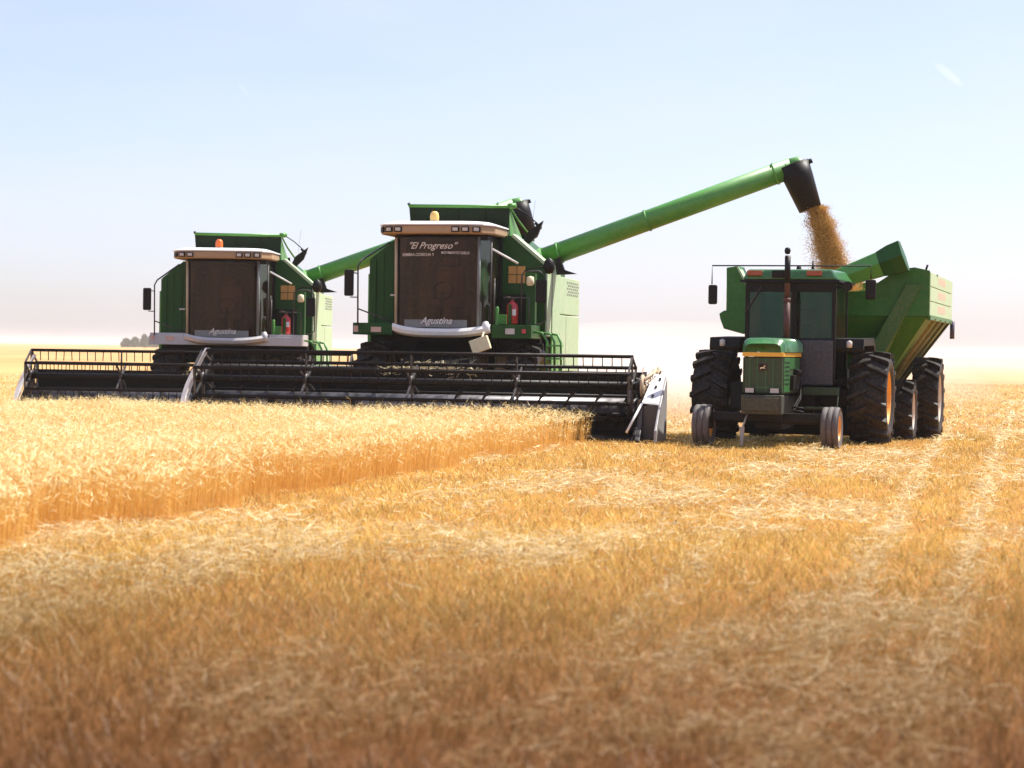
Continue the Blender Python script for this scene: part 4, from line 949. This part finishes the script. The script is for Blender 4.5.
# stubble
rb = Rib(); tot = 0
for (y0, y1, d_, wd) in ((4.5, 8, 1500, .0017), (8, 12, 1400, .0018), (12, 17, 850, .0023), (17, 17.001, 1, .003), (17, 24, 520, .0029), (24, 34, 330, .0037), (34, 48, 170, .0052), (48, 80, 45, .011), (80, 130, 12, .02)):
    x, y = scatter(y0, y1, d_, 2.0)
    # drill rows run with the direction of travel
    s_, c_ = math.sin(R(15)), math.cos(R(15)); u = x * c_ - y * s_; v = x * s_ + y * c_
    u = np.round(u / 0.17) * 0.17 + rng.normal(0, 0.052, len(u)); x = u * c_ + v * s_; y = -u * s_ + v * c_
    k = ~is_wheat(x, y) & (y > 3.5); x, y = x[k], y[k]; n = len(x); tot += n
    hh = rng.uniform(0.025, 0.095, n) * (1.0 if y1 < 20 else 0.75) * (0.7 + 0.5 * vnoise(x * .8, y * .5, 4)) ; az = rng.uniform(0, 2 * np.pi, n); le = rng.uniform(0, 1.3, n) * hh
    p0 = np.stack([x, y, gz(x, y) - 0.005], 1); p1 = p0 + np.stack([np.cos(az) * le, np.sin(az) * le, hh], 1)
    sa = rng.uniform(0, np.pi, n); side = np.stack([np.cos(sa), np.sin(sa), np.zeros(n)], 1)
    sunlit = 0.05 + 0.95 * smooth((y - 6.5) / 11.0)               # foreground shade painted in: stubble colour darkens towards the camera
    rb.add(p0, p1, wd, wd * 0.8, side, rng.random(n) ** 0.6 * sunlit * (0.82 + 0.36 * vnoise(x * 1.3 + 9, y * 0.6, 41)))
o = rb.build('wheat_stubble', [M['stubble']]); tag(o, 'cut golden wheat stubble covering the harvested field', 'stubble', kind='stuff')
print('stubble', tot)

# loose straw, heavier in windrows, drifts and along the wheel tracks
rb = Rib(); tot = 0
def straw_layer(x, y, wd, lmin, lmax, zmax, tlo, thi):
    global tot
    n = len(x); tot += n
    az = rng.uniform(0, 2 * np.pi, n); l = rng.uniform(lmin, lmax, n); el = rng.normal(0.05, 0.22, n)
    d = np.stack([np.cos(az) * np.cos(el), np.sin(az) * np.cos(el), np.sin(el)], 1)
    p0 = np.stack([x, y, gz(x, y) + rng.uniform(0.01, zmax, n)], 1)
    mid = p0 + d * (l * .5)[:, None] + rng.normal(0, 0.012, (n, 3)); p1 = mid + (d + rng.normal(0, 0.18, (n, 3))) * (l * .5)[:, None]
    side = np.cross(d, rng.normal(0, 1, (n, 3))); side /= np.linalg.norm(side, axis=1)[:, None] + 1e-6
    t_ = rng.uniform(tlo, thi, n) * (0.12 + 0.88 * smooth((y - 6.5) / 12.0))  # straw tint lowered near the camera to paint in foreground shade
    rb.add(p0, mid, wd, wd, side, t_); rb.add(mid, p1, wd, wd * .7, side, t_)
for (y0, y1, d_, wd) in ((4.5, 8, 800, .0011), (8, 12, 760, .0012), (12, 17, 480, .0017), (17, 24, 280, .0026), (24, 34, 180, .0034), (34, 48, 70, .006), (48, 80, 25, .010)):
    x, y = scatter(y0, y1, d_, 2.0); k = ~is_wheat(x, y); x, y = x[k], y[k]
    s_, c_ = math.sin(R(15)), math.cos(R(15)); u = x * c_ - y * s_; v = x * s_ + y * c_
    drift = vnoise(u * 0.9 + 40, v * 0.35 + 7, 31) * 0.6 + vnoise(u * 2.3, v * 1.4, 33) * 0.4
    tr = np.zeros(len(x))
    for (xa, sl_) in ((1.22, 0.235), (1.78, 0.255), (2.6, 0.25), (0.2, 0.20)):
        tr = np.maximum(tr, np.exp(-((x - (xa + (y - 8.5) * sl_)) / 0.095) ** 2) * (1.0 if xa < 2 and xa > 1 else 0.6))
    pr = np.clip((drift - 0.50) * 3.6, 0.045, 1.0); pr = np.maximum(pr, tr)
    k = rng.random(len(x)) < pr; 
    straw_layer(x[k], y[k], wd, .03, .15, .08, 0.35, 0.95)
    k2 = (rng.random(len(x)) < np.clip((drift - 0.60) * 5, 0, 1) * 0.55) | (rng.random(len(x)) < tr * 0.45)
    straw_layer(x[k2], y[k2], wd * 1.05, .05, .20, .12, 0.85, 1.0)
    straw_layer(x[rng.random(len(x)) < 0.35], y[rng.random(len(y)) < 0.35][:0] if False else y[:0], wd, .1, .2, .1, 0, 1) if False else None
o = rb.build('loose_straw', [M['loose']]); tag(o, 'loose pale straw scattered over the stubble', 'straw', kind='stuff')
print('loose', tot)

# clods of soil and chaff pushed up by the header and wheels
# ------------------------------------------------------------------ falling grain
rb = Rib(); n = 90000
t_ = rng.random(n) ** 0.9
s0 = np.array([5.30, 39.05, 4.28])                         # mouth of the spout (world)
ca, sa = math.cos(P1[3]), math.sin(P1[3])
lx, ly, lz = 6.52 + 0.37, 1.8, 5.24 - 0.80
s0 = np.array([P1[0] + lx * ca - ly * sa, P1[1] + lx * sa + ly * ca, P1[2] + lz])
fall = 1.62
cx = s0[0] + 0.10 + 0.55 * t_ ** 1.0; cz_ = s0[2] + 0.06 - fall * t_ ** 1.05
spread = 0.10 + 0.07 * t_ + 0.05 * vnoise(t_ * 9, t_ * 0, 17)
rad = np.abs(rng.normal(0, 1, n)) ** 0.8 * spread; an = rng.uniform(0, 2 * np.pi, n)
tail = rng.random(n) < 0.12                                # wisps that fall straighter on the left side
X_ = cx + rad * np.cos(an) - np.where(tail, 0.30 * t_ + 0.04, 0); Y_ = s0[1] + rad * np.sin(an) * 0.8; Z_ = cz_ + rng.normal(0, 0.02, n)
p0 = np.stack([X_, Y_, Z_], 1); d = rng.normal(0, 1, (n, 3)); d /= np.linalg.norm(d, axis=1)[:, None]
side = np.cross(d, rng.normal(0, 1, (n, 3))); side /= np.linalg.norm(side, axis=1)[:, None]
rb.add(p0, p0 + d * 0.014, 0.0045, 0.004, side, rng.random(n)); rb.add(p0, p0 + d * 0.014, 0.0045, 0.004, np.cross(d, side), rng.random(n))
M['fall'] = straw('falling_grain_kernels', (0.46, 0.24, 0.05), (0.86, 0.60, 0.20), 0.15)
o = rb.build('falling_grain', [M['fall']]); tag(o, 'stream of golden grain pouring from the black spout into the cart', 'grain', kind='stuff')

# ------------------------------------------------------------------ far tree line
leafm = paint('far_tree_leaves', (0.06, 0.085, 0.04), 0.8, dust=0.0, var=0.5, scale=2)
bark = paint('far_tree_bark', (0.10, 0.08, 0.06), 0.9, dust=0.0)
tl = ['leftmost small round tree of the far grove on the horizon', 'low bushy tree second from the left in the far grove', 'tallest peaked tree in the middle of the far grove',
      'wide flat tree right of the peaked one in the far grove', 'narrow tree in the right half of the far grove', 'dense round tree near the right end of the far grove', 'rightmost tree of the far grove, half behind the combine']
for i, (dx, hgt, wd) in enumerate(((-203, 4.6, 6.4), (-199.5, 5.4, 6.2), (-196, 7.0, 5.0), (-192.5, 5.2, 7.0), (-189, 6.4, 5.6), (-186, 5.6, 6.6), (-182, 6.6, 6.4))):
    Yt = 1050 + (i * 7) % 20
    t = thing('tree', tl[i], 'tree', (dx, Yt, -0.25), random.uniform(0, 6), 'trees on the far horizon')
    b = MB(); b.tube([(0, 0, 0), (0.1, 0, hgt * .35), (0, 0.1, hgt * .7)], [0.22, 0.16, 0.07], 7); b.tube([(0.1, 0, hgt * .35), (wd * .25, 0, hgt * .6)], [0.1, 0.04], 5); b.tube([(0.1, 0, hgt * .3), (-wd * .25, 0.2, hgt * .55)], [0.1, 0.04], 5); b.build('trunk', bark, t)
    b = MB()
    for _ in range(900):
        u = random.uniform(0, 6.28); q = random.random() ** .5; zz = random.random()
        prof = (1 - zz ** 2.2) ** .5 * (0.85 + 0.3 * math.sin(u * 3 + i))
        c = Vector((math.cos(u) * q * wd * .5 * prof, math.sin(u) * q * wd * .5 * prof, hgt * (0.06 + 0.94 * zz)))
        a = Vector((random.gauss(0, 1), random.gauss(0, 1), random.gauss(0, 1))).normalized() * random.uniform(.2, .45); d_ = a.cross(Vector((random.gauss(0, 1), random.gauss(0, 1), random.gauss(0, 1)))).normalized() * random.uniform(.2, .4)
        b.add([c - a - d_, c + a - d_, c + a + d_, c - a + d_], [(0, 1, 2, 3)])
    b.build('crown', leafm, t)

# ------------------------------------------------------------------ two faint wisps of cloud, far above the haze
wm = volume('cloud_wisp_vapour', (1, 1, 1), 0.004, 0.2)
def wisp(px, py, D, ln, th, ang):
    x = (px - 512) / 2000 * D; z = EYE + (350 - py) / 2000 * D
    o = ellipsoid('cloud', (0, 0, 0), (ln, th * 2, th), wm, None, None); o.location = (x, D, z); o.rotation_euler = (0, ang, 0)
    for k_ in ('label', 'category'):
        if k_ in o: del o[k_]
    o['kind'] = 'structure'
wisp(943, 69, 6000, 55, 12, R(38)); wisp(240, 95, 6000, 30, 6, R(52))
